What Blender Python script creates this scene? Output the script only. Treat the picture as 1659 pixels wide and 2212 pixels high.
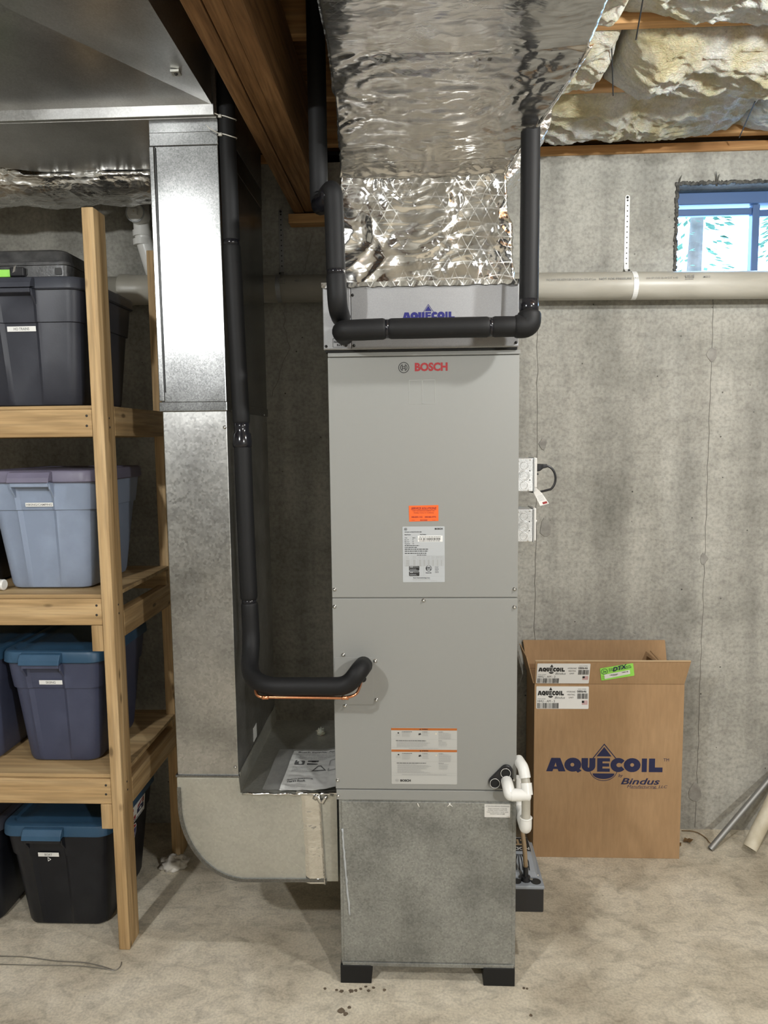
import bpy, bmesh, math, random
from mathutils import Vector, Matrix, noise
random.seed(7)
for o in list(bpy.data.objects): bpy.data.objects.remove(o)
SC = bpy.context.scene
COL = SC.collection
R = math.radians
# ---------------------------------------------------------------- camera
CAM_H = 1.75
pitch, yaw, roll = R(5.78), R(2.49), R(0.65)
fw = Vector((-math.sin(yaw)*math.cos(pitch), math.cos(yaw)*math.cos(pitch), -math.sin(pitch)))
rt = Vector((math.cos(yaw), math.sin(yaw), 0))
dn = fw.cross(rt)
rr_ = math.cos(roll)*rt + math.sin(roll)*dn
dd_ = -math.sin(roll)*rt + math.cos(roll)*dn
cd = bpy.data.cameras.new('camera'); cam = bpy.data.objects.new('camera', cd); COL.objects.link(cam)
cam.matrix_world = Matrix(((rr_.x, -dd_.x, -fw.x, 0), (rr_.y, -dd_.y, -fw.y, 0), (rr_.z, -dd_.z, -fw.z, CAM_H), (0, 0, 0, 1)))
cd.sensor_fit = 'VERTICAL'; cd.sensor_height = 36; cd.lens = 1570/2212*36; cd.clip_start = .05
SC.camera = cam
# ---------------------------------------------------------------- world and lights
wd = bpy.data.worlds.new('world'); SC.world = wd; wd.use_nodes = True
bg = wd.node_tree.nodes['Background']; bg.inputs[0].default_value = (.36, .63, 1, 1); bg.inputs[1].default_value = 4.5
def point_lamp(name, loc, w, col, rad):
    l = bpy.data.lights.new(name, 'POINT'); l.energy = w; l.color = col; l.shadow_soft_size = rad
    o = bpy.data.objects.new(name, l); COL.objects.link(o); o.location = loc
point_lamp('bulb_light_a', (-1.42, -.05, 2.62), 36, (.985, 1, .99), .05)
point_lamp('bulb_light_b', (1.20, 1.33, 2.70), 27, (.985, 1, .99), .045)
point_lamp('fill_light_c', (2.0, -1.9, 2.70), 94, (.985, 1, .99), .06)  # added fill from behind the camera, no known fixture there
SC.view_settings.view_transform = 'Standard'; SC.view_settings.look = 'None'
SC.view_settings.exposure = 1.6; SC.view_settings.gamma = 1; SC.view_settings.use_curve_mapping = False
# ---------------------------------------------------------------- materials
MATS = {}
class NT:
    def __init__(s, name):
        s.m = bpy.data.materials.new(name); s.m.use_nodes = True; s.t = s.m.node_tree
        s.b = s.t.nodes['Principled BSDF']; MATS[name] = s.m
        s.co = None
    def n(s, typ, **kw):
        x = s.t.nodes.new(typ)
        for k, v in kw.items():
            if k.startswith('_'): setattr(x, k[1:], v)
            else: x.inputs[k.replace('__', ' ')].default_value = v
        return x
    def l(s, a, b): s.t.links.new(a, b)
    def coord(s, scale=(1, 1, 1)):
        if s.co is None: s.co = s.n('ShaderNodeTexCoord')
        mp = s.n('ShaderNodeMapping'); mp.inputs['Scale'].default_value = scale
        s.l(s.co.outputs['Object'], mp.inputs[0]); return mp.outputs[0]
    def noise(s, scale, detail=4, sc=(1, 1, 1), rough=.55, dist=0):
        x = s.n('ShaderNodeTexNoise', Scale=scale, Detail=detail, Roughness=rough, Distortion=dist)
        s.l(s.coord(sc), x.inputs['Vector']); return x.outputs['Fac']
    def voro(s, scale, sc=(1, 1, 1), feature='F1', out='Distance'):
        x = s.n('ShaderNodeTexVoronoi', Scale=scale, _feature=feature); s.l(s.coord(sc), x.inputs['Vector']); return x.outputs[out]
    def ramp(s, fac, stops):
        x = s.n('ShaderNodeValToRGB'); cr = x.color_ramp
        while len(cr.elements) < len(stops): cr.elements.new(.5)
        for e, (p, c) in zip(cr.elements, stops):
            e.position = p; e.color = (c, c, c, 1) if not hasattr(c, '__len__') else (*c, 1)
        s.l(fac, x.inputs[0]); return x.outputs[0]
    def mix(s, a, b, fac, mode='MIX'):
        x = s.n('ShaderNodeMix', _data_type='RGBA', _blend_type=mode)
        for i, v in ((6, a), (7, b), (0, fac)):
            if hasattr(v, 'is_linked'): s.l(v, x.inputs[i])
            elif i == 0: x.inputs[0].default_value = v
            else: x.inputs[i].default_value = (*v, 1)
        return x.outputs[2]
    def math(s, op, a, b=0, c=0):
        x = s.n('ShaderNodeMath', _operation=op)
        for i, v in enumerate((a, b, c)):
            if hasattr(v, 'is_linked'): s.l(v, x.inputs[i])
            else: x.inputs[i].default_value = v
        return x.outputs[0]
    def set(s, k, v):
        if hasattr(v, 'is_linked'): s.l(v, s.b.inputs[k])
        elif hasattr(v, '__len__'): s.b.inputs[k].default_value = (*v, 1)
        else: s.b.inputs[k].default_value = v
    def bump(s, h, strength=.3, dist=.01):
        x = s.n('ShaderNodeBump', Strength=strength, Distance=dist); s.l(h, x.inputs['Height']); s.l(x.outputs[0], s.b.inputs['Normal'])
def flat(name, col, rough=.5, metal=0, spec=.5, bump=0, coat=0):
    t = NT(name); t.set('Base Color', col); t.set('Roughness', rough); t.set('Metallic', metal); t.set('Specular IOR Level', spec)
    if coat: t.set('Coat Weight', coat)
    if bump: t.bump(t.noise(350, 2), bump, .002)
    return t.m
def varied(name, c1, c2, scale=6, rough=.5, metal=0, sc=(1, 1, 1), fine=0, lo=.35, hi=.65):
    t = NT(name); c = t.ramp(t.noise(scale, 5, sc), [(lo, c1), (hi, c2)])
    t.set('Base Color', c); t.set('Roughness', rough); t.set('Metallic', metal)
    if fine: t.bump(t.noise(fine, 3), .25, .003)
    return t.m
# concrete wall
t = NT('concrete_wall')
base = t.ramp(t.noise(2.2, 6), [(.28, (.26, .255, .225)), (.5, (.395, .385, .345)), (.72, (.47, .46, .415))])
streak = t.ramp(t.noise(3.0, 5, (2.2, 1, .25)), [(.36, .70), (.60, 1.06)])
c = t.mix(base, streak, .8, 'MULTIPLY')
grit = t.ramp(t.noise(70, 4), [(.3, .70), (.55, 1.05), (.75, 1.2)]); c = t.mix(c, grit, .75, 'MULTIPLY')
lump = t.ramp(t.noise(16, 5, (1, 1, 1.6)), [(.30, .70), (.52, 1.03)]); c = t.mix(c, lump, .6, 'MULTIPLY')
pit = t.ramp(t.voro(24), [(.055, .22), (.10, 1)]); sparse = t.ramp(t.noise(9, 2), [(.55, 0), (.60, 1)])
c = t.mix(c, t.mix(c, pit, 1, 'MULTIPLY'), sparse)
t.set('Base Color', c); t.set('Roughness', .9); t.set('Specular IOR Level', .25)
t.bump(t.mix(t.noise(60, 5), pit, .35), .55, .006)
# concrete floor
t = NT('concrete_floor')
c = t.ramp(t.noise(3.0, 6, dist=.4), [(.30, (.44, .385, .295)), (.5, (.61, .55, .435)), (.70, (.74, .68, .56))])
c = t.mix(c, t.ramp(t.noise(13, 8, (1, 1.5, 1), .68, .7), [(.36, .66), (.52, 1.0), (.70, 1.12)]), .75, 'MULTIPLY')
c = t.mix(c, t.ramp(t.noise(120, 4), [(.3, .74), (.6, 1.06)]), .8, 'MULTIPLY')
c = t.mix(c, t.ramp(t.voro(14), [(.03, .5), (.07, 1)]), t.ramp(t.noise(5, 2), [(.6, 0), (.64, 1)]), 'MULTIPLY')
t.set('Base Color', c); t.set('Roughness', .8); t.set('Specular IOR Level', .3); t.bump(t.noise(45, 6, dist=.6), .3, .005)
# wood, grain along an axis
def wood(name, axis, c1, c2, c3, knots=True, rough=.65, freq=26):
    t = NT(name); sc = [1, 1, 1]; sc[axis] = .05
    g = t.noise(freq, 5, sc, dist=.35); g2 = t.noise(freq*4, 2, sc)
    c = t.ramp(g, [(.30, c1), (.5, c2), (.68, c3)])
    c = t.mix(c, t.ramp(g2, [(.35, .74), (.6, 1.05)]), .85, 'MULTIPLY')
    if knots:
        sk = [6.0, 6.0, 6.0]; sk[axis] = 2.4
        c = t.mix(c, tuple(x*.38 for x in c1), t.ramp(t.voro(2.3, sk), [(.06, .85), (.13, 0)]))
    t.set('Base Color', c); t.set('Roughness', rough); t.set('Specular IOR Level', .3); t.bump(g2, .12, .003)
    return t.m
for a, n in enumerate('xyz'):
    wood('pine_'+n, a, (.34, .215, .095), (.47, .315, .155), (.56, .40, .22))
    wood('joist_'+n, a, (.40, .20, .075), (.53, .30, .125), (.60, .37, .17), knots=False)
wood('laminated_beam', 1, (.12, .060, .022), (.20, .105, .042), (.27, .15, .065), knots=False, freq=48)
wood('plywood', 0, (.34, .22, .10), (.44, .30, .15), (.52, .375, .20), knots=False, freq=14)
wood('subfloor', 0, (.08, .045, .02), (.13, .075, .035), (.17, .10, .05), knots=False, freq=9)
# galvanised steel
def galv(name, lo, hi, r0, r1, sp=130, stain=.3, metal=.95):
    t = NT(name); x = t.n('ShaderNodeTexVoronoi', Scale=sp); t.l(t.coord(), x.inputs['Vector'])
    g = t.ramp(x.outputs['Color'], [(.0, lo), (1, hi)])
    c = t.mix(g, t.ramp(t.noise(5, 5), [(.3, 1-stain), (.6, 1.05)]), .9, 'MULTIPLY')
    t.set('Base Color', c); t.set('Metallic', metal)
    t.set('Roughness', t.mix(t.ramp(t.noise(4, 4), [(.3, r0), (.7, r1)]), t.ramp(x.outputs['Color'], [(0, r0), (1, r1)]), .5))
    t.bump(t.noise(1.6, 2), .25, .05); return t.m
galv('galvanised', (.15, .153, .153), (.28, .283, .28), .19, .27, sp=300)
galv('galvanised_trunk', (.50, .50, .49), (.62, .62, .61), .27, .38, sp=260, stain=.2)
galv('galvanised_smudged', (.36, .36, .35), (.50, .50, .485), .26, .46, stain=.45)
galv('galvanised_matt', (.50, .50, .46), (.60, .60, .55), .48, .62, stain=.18)
galv('galvanised_dull', (.25, .255, .24), (.39, .395, .37), .50, .66, sp=190, stain=.45, metal=.6)
galv('box_steel', (.55, .56, .56), (.75, .76, .76), .3, .45, sp=300, metal=.7)
galv('coil_steel', (.30, .30, .305), (.34, .34, .345), .40, .46, sp=400, stain=.05, metal=.35)
# foil facing with scrim
def foil(name, u, v, wid=.05, rough=.10, bs=.5, stretch=.6, sc=16, col=.80, scrim=.5):
    t = NT(name); co = t.coord(); sx = t.n('ShaderNodeSeparateXYZ'); t.l(co, sx.inputs[0])
    a = sx.outputs['X']; b = t.math('SUBTRACT', sx.outputs['Y'], sx.outputs['Z'])
    pu = t.math('MULTIPLY', a, u); pv = t.math('MULTIPLY', b, v); wob = t.math('MULTIPLY', t.noise(14, 2), .22)
    lines = None
    for p in (t.math('ADD', pu, pv), t.math('SUBTRACT', pu, pv), t.math('MULTIPLY', b, v*1.7)):
        fr = t.math('LESS_THAN', t.math('FRACT', t.math('ADD', p, wob)), wid)
        lines = fr if lines is None else t.math('MAXIMUM', lines, fr)
    patch = t.ramp(t.noise(3.4, 3), [(.44, 0), (.56, scrim)]); lines = t.math('MULTIPLY', lines, patch)
    t.set('Base Color', t.mix((col, col*.985, col*.95), (.9, .9, .88), lines)); t.set('Metallic', .98)
    t.set('Roughness', t.mix(t.ramp(t.noise(10, 4), [(.3, rough*.7), (.7, rough*1.7)]), (.38, .38, .38), lines))
    warp = t.n('ShaderNodeTexNoise', Scale=6.0, Detail=3.0); t.l(t.coord(), warp.inputs['Vector'])
    hs = []
    for k, (scale, amt) in enumerate(((sc, 1.0), (sc*2.6, .42), (sc*6, .13))):
        ad = t.n('ShaderNodeVectorMath', _operation='MULTIPLY_ADD'); ad.inputs[1].default_value = (.10, .10, .10)
        t.l(warp.outputs['Color'], ad.inputs[0]); t.l(t.coord((stretch, 1, 1)), ad.inputs[2])
        vo = t.n('ShaderNodeTexVoronoi', Scale=scale, _feature='F1'); t.l(ad.outputs[0], vo.inputs['Vector']); hs.append(t.math('MULTIPLY', vo.outputs['Distance'], amt))
    h = t.math('ADD', t.math('ADD', hs[0], hs[1]), t.math('ADD', hs[2], t.math('MULTIPLY', lines, .06)))
    t.bump(h, bs, .02); return t.m
foil('foil_plenum', 26, 15, .07, .13, .24, .45, 8, .80, .8)
foil('foil_trunk', 40, 40, .05, .16, .16, .25, 16, .58, .3)
foil('foil_branch', 36, 36, .07, .24, .5, .5, 18, .72, .5)
foil('foil_tape', 1, 1, .0, .12, .3, .5, 18, .8, 0)
# fibreglass
t = NT('fibreglass')
c = t.ramp(t.noise(5, 6, dist=.8), [(.26, (.64, .53, .27)), (.40, (.78, .70, .47)), (.50, (.87, .82, .69)), (.64, (.92, .90, .86))])
c = t.mix(c, t.ramp(t.noise(60, 4, (1, 1, 1), dist=2), [(.3, .72), (.6, 1.08)]), .6, 'MULTIPLY')
t.set('Base Color', c); t.set('Roughness', 1); t.set('Specular IOR Level', 0); t.set('Subsurface Weight', .12); t.set('Subsurface Radius', (.03, .02, .01)) if False else None
t.bump(t.math('ADD', t.noise(18, 8, (.6, 1, 1), .7, 3.0), t.math('MULTIPLY', t.noise(70, 5, (.5, 1, 1), .7, 3.0), .5)), .9, .03)
# plastics, paints, papers
flat('cabinet_paint', (.27, .272, .258), .42, 0, .45, .02)
flat('cabinet_paint_dark', (.12, .12, .115), .6)
flat('foam_black', (.0085, .0085, .009), .6, 0, .3, .1)
flat('tape_black', (.010, .010, .013), .16)
flat('rubber_black', (.012, .012, .012), .6, 0, .3)
flat('plastic_black', (.014, .014, .016), .32)
varied('case_black', (.03, .03, .032), (.065, .065, .065), 30, .38, fine=120)
def bin_plastic(name, c):
    t = NT(name); t.set('Base Color', t.mix(c, tuple(min(1, x*1.35+.01) for x in c), t.ramp(t.noise(5, 6), [(.45, 0), (.8, 1)])))
    t.set('Roughness', .42); t.set('Specular IOR Level', .4); t.bump(t.noise(160, 2), .08, .002)
bin_plastic('bin_charcoal', (.030, .032, .043)); bin_plastic('bin_bluegrey', (.235, .285, .385)); bin_plastic('bin_navy', (.052, .060, .105)); bin_plastic('bin_black', (.006, .007, .011))
bin_plastic('lid_mauve', (.135, .125, .180)); bin_plastic('lid_blue', (.024, .068, .125)); bin_plastic('lid_charcoal', (.035, .038, .050))
t = NT('cardboard'); c = t.ramp(t.noise(2.2, 4), [(.35, (.36, .225, .118)), (.65, (.44, .285, .155))]); c = t.mix(c, t.ramp(t.noise(90, 3, (1, 1, .15)), [(.3, .90), (.7, 1.06)]), .8, 'MULTIPLY')
t.set('Base Color', c); t.set('Roughness', .8); t.set('Specular IOR Level', .2)
flat('cardboard_edge', (.55, .40, .24), .85)
varied('pvc_ivory', (.38, .36, .305), (.49, .47, .41), 6, .38, sc=(.5, 2, 2))
flat('pvc_white', (.80, .80, .77), .32); varied('pvc_old', (.55, .49, .36), (.74, .69, .56), 14, .5)
flat('hose_tan', (.28, .20, .115), .35); flat('copper', (.75, .33, .17), .25, 1)
flat('chrome', (.75, .75, .73), .22, 1); flat('screw_dark', (.02, .02, .02), .4); flat('steel_strap', (.55, .56, .56), .35, .9); flat('strap_grey', (.33, .33, .33), .5, .5)
flat('paper_white', (.74, .74, .71), .5); flat('label_white', (.80, .80, .78), .4); flat('label_silver', (.44, .46, .475), .45); flat('label_grey', (.45, .45, .43), .5)
flat('print_black', (.012, .012, .012), .5); flat('print_grey', (.20, .20, .19), .6); flat('print_faint', (.34, .34, .33), .6)
flat('print_red', (.36, .02, .025), .45); flat('print_navy', (.010, .014, .065), .5); flat('print_brand_blue', (.010, .010, .14), .4); flat('print_maroon', (.28, .02, .02), .5)
flat('sticker_orange', (.80, .13, .02), .45); flat('bar_orange', (.42, .12, .02), .5); flat('tag_green', (.33, .78, .11), .5); flat('flag_red', (.55, .22, .22), .5)
flat('shield_blue', (.02, .03, .18), .5); flat('pump_grey', (.24, .26, .285), .42); flat('plastic_cream', (.72, .71, .68), .4)
flat('frame_dark', (.05, .055, .06), .5); flat('frame_daylight_blue', (.07, .13, .27), .35); varied('mortar_dark', (.03, .03, .03), (.14, .135, .12), 60, .95)  # window rails: blue of the daylight painted into their base colour
varied('patch_grey', (.24, .23, .21), (.34, .33, .30), 30, .9); flat('seam_dark', (.23, .22, .20), .95)
varied('wet_spot', (.10, .075, .05), (.17, .13, .09), 40, .6); varied('dry_leaf', (.10, .055, .02), (.22, .13, .05), 60, .8)
varied('rag', (.50, .46, .40), (.72, .68, .61), 20, .95, fine=90); flat('conduit_grey', (.30, .30, .29), .48, .7); flat('wire_steel', (.35, .33, .30), .4, .8); flat('tie_white', (.72, .71, .66), .4)
t = NT('glass'); t.set('Base Color', (1, 1, 1)); t.set('Roughness', .02); t.set('Transmission Weight', 1); t.set('IOR', 1.02)
t = NT('bag_film'); t.set('Base Color', (.8, .8, .8)); t.set('Roughness', .2); t.set('Transmission Weight', .6); t.set('IOR', 1.1); t.set('Alpha', .35)
varied('foliage', (.03, .10, .05), (.10, .22, .12), 3, .8); varied('bark', (.08, .06, .045), (.16, .12, .09), 8, .9); flat('snow', (.8, .82, .86), .8)
t = NT('glass'); tr = t.n('ShaderNodeBsdfTransparent'); gl = t.n('ShaderNodeBsdfGlossy', Roughness=.03); mx = t.n('ShaderNodeMixShader'); mx.inputs[0].default_value = .08
t.l(tr.outputs[0], mx.inputs[1]); t.l(gl.outputs[0], mx.inputs[2]); t.l(mx.outputs[0], t.t.nodes['Material Output'].inputs[0])
# ---------------------------------------------------------------- builders
WL = {}
def tag(o, label=None, cat=None, group=None, kind=None):
    if label: o['label'] = label
    if cat: o['category'] = cat
    if group: o['group'] = group
    if kind: o['kind'] = kind
    return o
def thing(name, label, cat, loc, group=None):
    o = bpy.data.objects.new(name, None); COL.objects.link(o); o.location = loc; o.empty_display_size = .05
    WL[o.name] = Vector(loc); return tag(o, label, cat, group)
def link(name, me, mat, parent=None, loc=None, smooth=False, bev=0, seg=2):
    """mesh is in world coordinates; moved to the parent's (or its own) base"""
    if parent is not None: off = WL[parent.name]
    elif loc is not None: off = Vector(loc)
    else:
        vs = [v.co for v in me.vertices]
        off = Vector((sum(v.x for v in vs)/len(vs), sum(v.y for v in vs)/len(vs), min(v.z for v in vs)))
    me.transform(Matrix.Translation(-off))
    o = bpy.data.objects.new(name, me); COL.objects.link(o)
    if parent is not None: o.parent = parent
    else: o.location = off
    WL[o.name] = off
    if mat: me.materials.append(MATS[mat])
    if smooth:
        for p in me.polygons: p.use_smooth = True
    if bev:
        md = o.modifiers.new('bevel', 'BEVEL'); md.width = bev; md.segments = seg; md.limit_method = 'ANGLE'; md.angle_limit = R(40)
    return o
class B:
    def __init__(s): s.v = []; s.f = []
    def add(s, vs, fs):
        k = len(s.v); s.v += [tuple(v) for v in vs]; s.f += [tuple(i+k for i in f) for f in fs]; return s
    def box(s, x0, x1, y0, y1, z0, z1):
        return s.add([(x, y, z) for z in (z0, z1) for y in (y0, y1) for x in (x0, x1)],
                     [(0, 2, 3, 1), (4, 5, 7, 6), (0, 1, 5, 4), (2, 6, 7, 3), (0, 4, 6, 2), (1, 3, 7, 5)])
    def prism(s, loop, ext):
        n = len(loop); e = Vector(ext); lp = [Vector(p) for p in loop]
        nrm = sum(((lp[i]).cross(lp[(i+1) % n]) for i in range(n)), Vector())
        if nrm.dot(e) > 0: lp.reverse()
        s.add(lp + [p+e for p in lp], [tuple(range(n)), tuple(reversed(range(n, 2*n)))] + [(i, i+n, (i+1) % n+n, (i+1) % n) for i in range(n)]); return s
    def tube(s, path, r, n=14, caps=True):
        P = [Vector(p) for p in path]; m = len(P); rs = r if hasattr(r, '__len__') else [r]*m
        T = [(P[min(i+1, m-1)]-P[max(i-1, 0)]).normalized() for i in range(m)]
        a = Vector((0, 0, 1)) if abs(T[0].z) < .9 else Vector((1, 0, 0)); N = (a - T[0]*a.dot(T[0])).normalized()
        vs = []
        for i in range(m):
            N = (N - T[i]*N.dot(T[i])).normalized(); Bn = T[i].cross(N)
            vs += [P[i]+rs[i]*(math.cos(2*math.pi*k/n)*N+math.sin(2*math.pi*k/n)*Bn) for k in range(n)]
        fs = [(i*n+k, i*n+(k+1) % n, (i+1)*n+(k+1) % n, (i+1)*n+k) for i in range(m-1) for k in range(n)]
        if caps: fs += [tuple(reversed(range(n))), tuple(range((m-1)*n, m*n))]
        return s.add(vs, fs)
    def ring(s, c, axis, r, w, n=24, m=8):
        """torus"""
        c = Vector(c); ax = Vector(axis).normalized(); u = ax.orthogonal().normalized(); v = ax.cross(u); vs = []
        for i in range(n):
            a = 2*math.pi*i/n; d = math.cos(a)*u+math.sin(a)*v
            vs += [c+d*(r+w*math.cos(2*math.pi*k/m))+ax*w*math.sin(2*math.pi*k/m) for k in range(m)]
        return s.add(vs, [(i*m+k, ((i+1) % n)*m+k, ((i+1) % n)*m+(k+1) % m, i*m+(k+1) % m) for i in range(n) for k in range(m)])
    def disc(s, c, axis, r, h, n=20):
        c = Vector(c); ax = Vector(axis).normalized(); return s.tube([c, c+ax*h], r, n)
    def dome(s, c, axis, r, h, n=14, m=4):
        c = Vector(c); ax = Vector(axis).normalized()
        return s.tube([c+ax*h*math.sin(k/m*math.pi/2) for k in range(m+1)], [max(r*math.cos(k/m*math.pi/2), .0003) for k in range(m+1)], n)
    def grid(s, fn, nu, nv, closed=False):
        vs = [fn(i/nu, j/nv) for i in range(nu+1) for j in range(nv+1)]; w = nv+1
        return s.add(vs, [(i*w+j, (i+1)*w+j, (i+1)*w+j+1, i*w+j+1) for i in range(nu) for j in range(nv)])
    def loft(s, rings, caps=True):
        n = len(rings[0]); vs = [p for r in rings for p in r]; m = len(rings)
        fs = [(i*n+k, i*n+(k+1) % n, (i+1)*n+(k+1) % n, (i+1)*n+k) for i in range(m-1) for k in range(n)]
        if caps: fs += [tuple(reversed(range(n))), tuple(range((m-1)*n, m*n))]
        return s.add(vs, fs)
    def mesh(s, name='mesh', fix=True):
        me = bpy.data.meshes.new(name); me.from_pydata(s.v, [], s.f); me.update()
        if fix:
            bm = bmesh.new(); bm.from_mesh(me); bmesh.ops.recalc_face_normals(bm, faces=bm.faces); bm.to_mesh(me); bm.free()
        return me
    def build(s, name, mat, parent=None, smooth=False, bev=0, loc=None, fix=True, auto=None):
        o = link(name, s.mesh(name, fix), mat, parent, loc, smooth, bev)
        if auto:
            for p in o.data.polygons: p.use_smooth = True
            bm = bmesh.new(); bm.from_mesh(o.data)
            for e in bm.edges:
                if len(e.link_faces) == 2 and e.calc_face_angle(0) > R(auto): e.smooth = False
            bm.to_mesh(o.data); bm.free()
        return o
def fillet(path, rad, n=6):
    P = [Vector(p) for p in path]; out = [P[0]]
    for i in range(1, len(P)-1):
        a, b, c = P[i-1], P[i], P[i+1]; d1 = (a-b); d2 = (c-b)
        r = min(rad, d1.length*.49, d2.length*.49); p = b+d1.normalized()*r; q = b+d2.normalized()*r
        for k in range(n+1):
            t_ = k/n; out.append((1-t_)**2*p+2*t_*(1-t_)*b+t_*t_*q)
    out.append(P[-1]); return out
def rrect(x0, x1, z0, z1, r, n=4):
    pts = []
    for cx, cz, a0 in ((x1-r, z1-r, 0), (x0+r, z1-r, 90), (x0+r, z0+r, 180), (x1-r, z0+r, 270)):
        pts += [(cx+r*math.cos(R(a0+90*k/n)), cz+r*math.sin(R(a0+90*k/n))) for k in range(n+1)]
    return pts
# flat print: frame = (origin, U, V); normal = U x V towards the viewer
def frame_front(y): return (Vector((0, y, 0)), Vector((1, 0, 0)), Vector((0, 0, 1)))
def fm(fr, p): return fr[0]+fr[1]*p[0]+fr[2]*p[1]
def fill2d(loops):
    cu = bpy.data.curves.new('shape', 'CURVE'); cu.dimensions = '2D'; cu.fill_mode = 'FRONT'
    for lp in loops:
        sp = cu.splines.new('POLY'); sp.points.add(len(lp)-1); sp.use_cyclic_u = True
        for q, p in zip(sp.points, lp): q.co = (p[0], p[1], 0, 1)
    ob = bpy.data.objects.new('shape', cu); me = bpy.data.meshes.new_from_object(ob)
    r = ([(v.co.x, v.co.y) for v in me.vertices], [tuple(p.vertices) for p in me.polygons])
    bpy.data.objects.remove(ob); bpy.data.curves.remove(cu); bpy.data.meshes.remove(me); return r
GC = {}
def glyphs(s, bold=0, shear=0, spacing=1):
    k = (s, bold, shear, spacing)
    if k not in GC:
        cu = bpy.data.curves.new('text', 'FONT'); cu.body = s; cu.offset = bold; cu.shear = shear; cu.space_character = spacing; cu.fill_mode = 'FRONT'; cu.resolution_u = 3
        ob = bpy.data.objects.new('text', cu); me = bpy.data.meshes.new_from_object(ob)
        v = [(q.co.x, q.co.y) for q in me.vertices]; f = [tuple(p.vertices) for p in me.polygons]
        x0 = min(q[0] for q in v); x1 = max(q[0] for q in v); z0 = min(q[1] for q in v); z1 = max(q[1] for q in v)
        GC[k] = ([((q[0]-x0)/(x1-x0), (q[1]-z0)/(z1-z0)) for q in v], f)
        bpy.data.objects.remove(ob); bpy.data.curves.remove(cu); bpy.data.meshes.remove(me)
    return GC[k]
class Print(B):
    def __init__(s, fr): super().__init__(); s.fr = fr; s.k = 0
    def add(s, vs, fs):
        s.k += 1; d = s.fr[1].cross(s.fr[2])*(2e-5*(s.k % 12)); return super().add([Vector(v)+d for v in vs], fs)
    def text(s, t_, x0, x1, z0, z1, bold=.012, shear=0, rot=0, flip=False, spacing=1):
        v, f = glyphs(t_, bold, shear, spacing); cx, cz = (x0+x1)/2, (z0+z1)/2; out = []
        for a, b in v:
            px, pz = (a-.5)*(x1-x0), (b-.5)*(z1-z0)
            if flip: px, pz = -px, -pz
            c_, s_ = math.cos(rot), math.sin(rot); out.append(fm(s.fr, (cx+px*c_-pz*s_, cz+px*s_+pz*c_)))
        return s.add(out, f)
    def rect(s, x0, x1, z0, z1): return s.add([fm(s.fr, p) for p in ((x0, z0), (x1, z0), (x1, z1), (x0, z1))], [(0, 1, 2, 3)])
    def poly(s, *loops):
        v, f = fill2d(loops); return s.add([fm(s.fr, p) for p in v], f)
    def circ(s, cx, cz, r, hole=0, n=24, rz=None):
        rz = rz or r; lo = [[(cx+r*math.cos(2*math.pi*k/n), cz+rz*math.sin(2*math.pi*k/n)) for k in range(n)]]
        if hole: lo.append([(cx+hole*math.cos(2*math.pi*k/n), cz+hole*rz/r*math.sin(2*math.pi*k/n)) for k in range(n)])
        return s.poly(*lo)
    def lines(s, x0, x1, ztop, n, pitch_, h, seed=1, ragged=.25):
        rn = random.Random(seed)
        for i in range(n):
            x = x0; end = x1-(x1-x0)*ragged*rn.random(); z = ztop-i*pitch_
            while x < end:
                w = min((x1-x0)*rn.uniform(.04, .13), end-x); s.rect(x, x+w, z-h, z); x += w+h*.7
        return s
    def barcode(s, x0, x1, z0, z1, n=26, seed=3):
        rn = random.Random(seed); ws = [rn.choice((1, 1, 2, 3)) for _ in range(2*n)]; k = (x1-x0)/sum(ws); x = x0
        for i, w in enumerate(ws):
            if i % 2 == 0: s.rect(x, x+w*k, z0, z1)
            x += w*k
        return s
    def mesh(s, name='mesh', fix=False):
        me = bpy.data.meshes.new(name); me.from_pydata(s.v, [], s.f); me.update(); return me
def slab(fr, loop, thick=.0006):
    """thin solid label: loop in frame coordinates, its face 'thick' proud of the frame plane"""
    n = fr[1].cross(fr[2]); b = B(); b.prism([fm(fr, p) for p in loop], n*thick); return b
def lift(fr, d): return (fr[0]+fr[1].cross(fr[2])*d, fr[1], fr[2])
def stuff(p, *a): o = p.build(*a); o['kind'] = 'stuff'; return o
SCREW = {}
def screw(c, axis, r, parent, mat='chrome', h=.004, name='screw'):
    k = (tuple(axis), r, mat, h)
    if k not in SCREW:
        me = B().disc((0, 0, 0), axis, r*1.25, h*.3, 12).dome(Vector(axis)*h*.3, axis, r, h, 12).mesh('screw'); me.materials.append(MATS[mat])
        for p in me.polygons: p.use_smooth = True
        SCREW[k] = me
    o = bpy.data.objects.new(name, SCREW[k]); COL.objects.link(o); o.parent = parent; o.location = Vector(c)-WL[parent.name]; WL[o.name] = WL[parent.name]; return o
def nz(x, y, z, s=1): return noise.noise(Vector((x*s, y*s, z*s)))
def fr4(x, y, z, s, o=4): return noise.fractal(Vector((x*s, y*s, z*s)), 1.0, 2.0, o)

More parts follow.
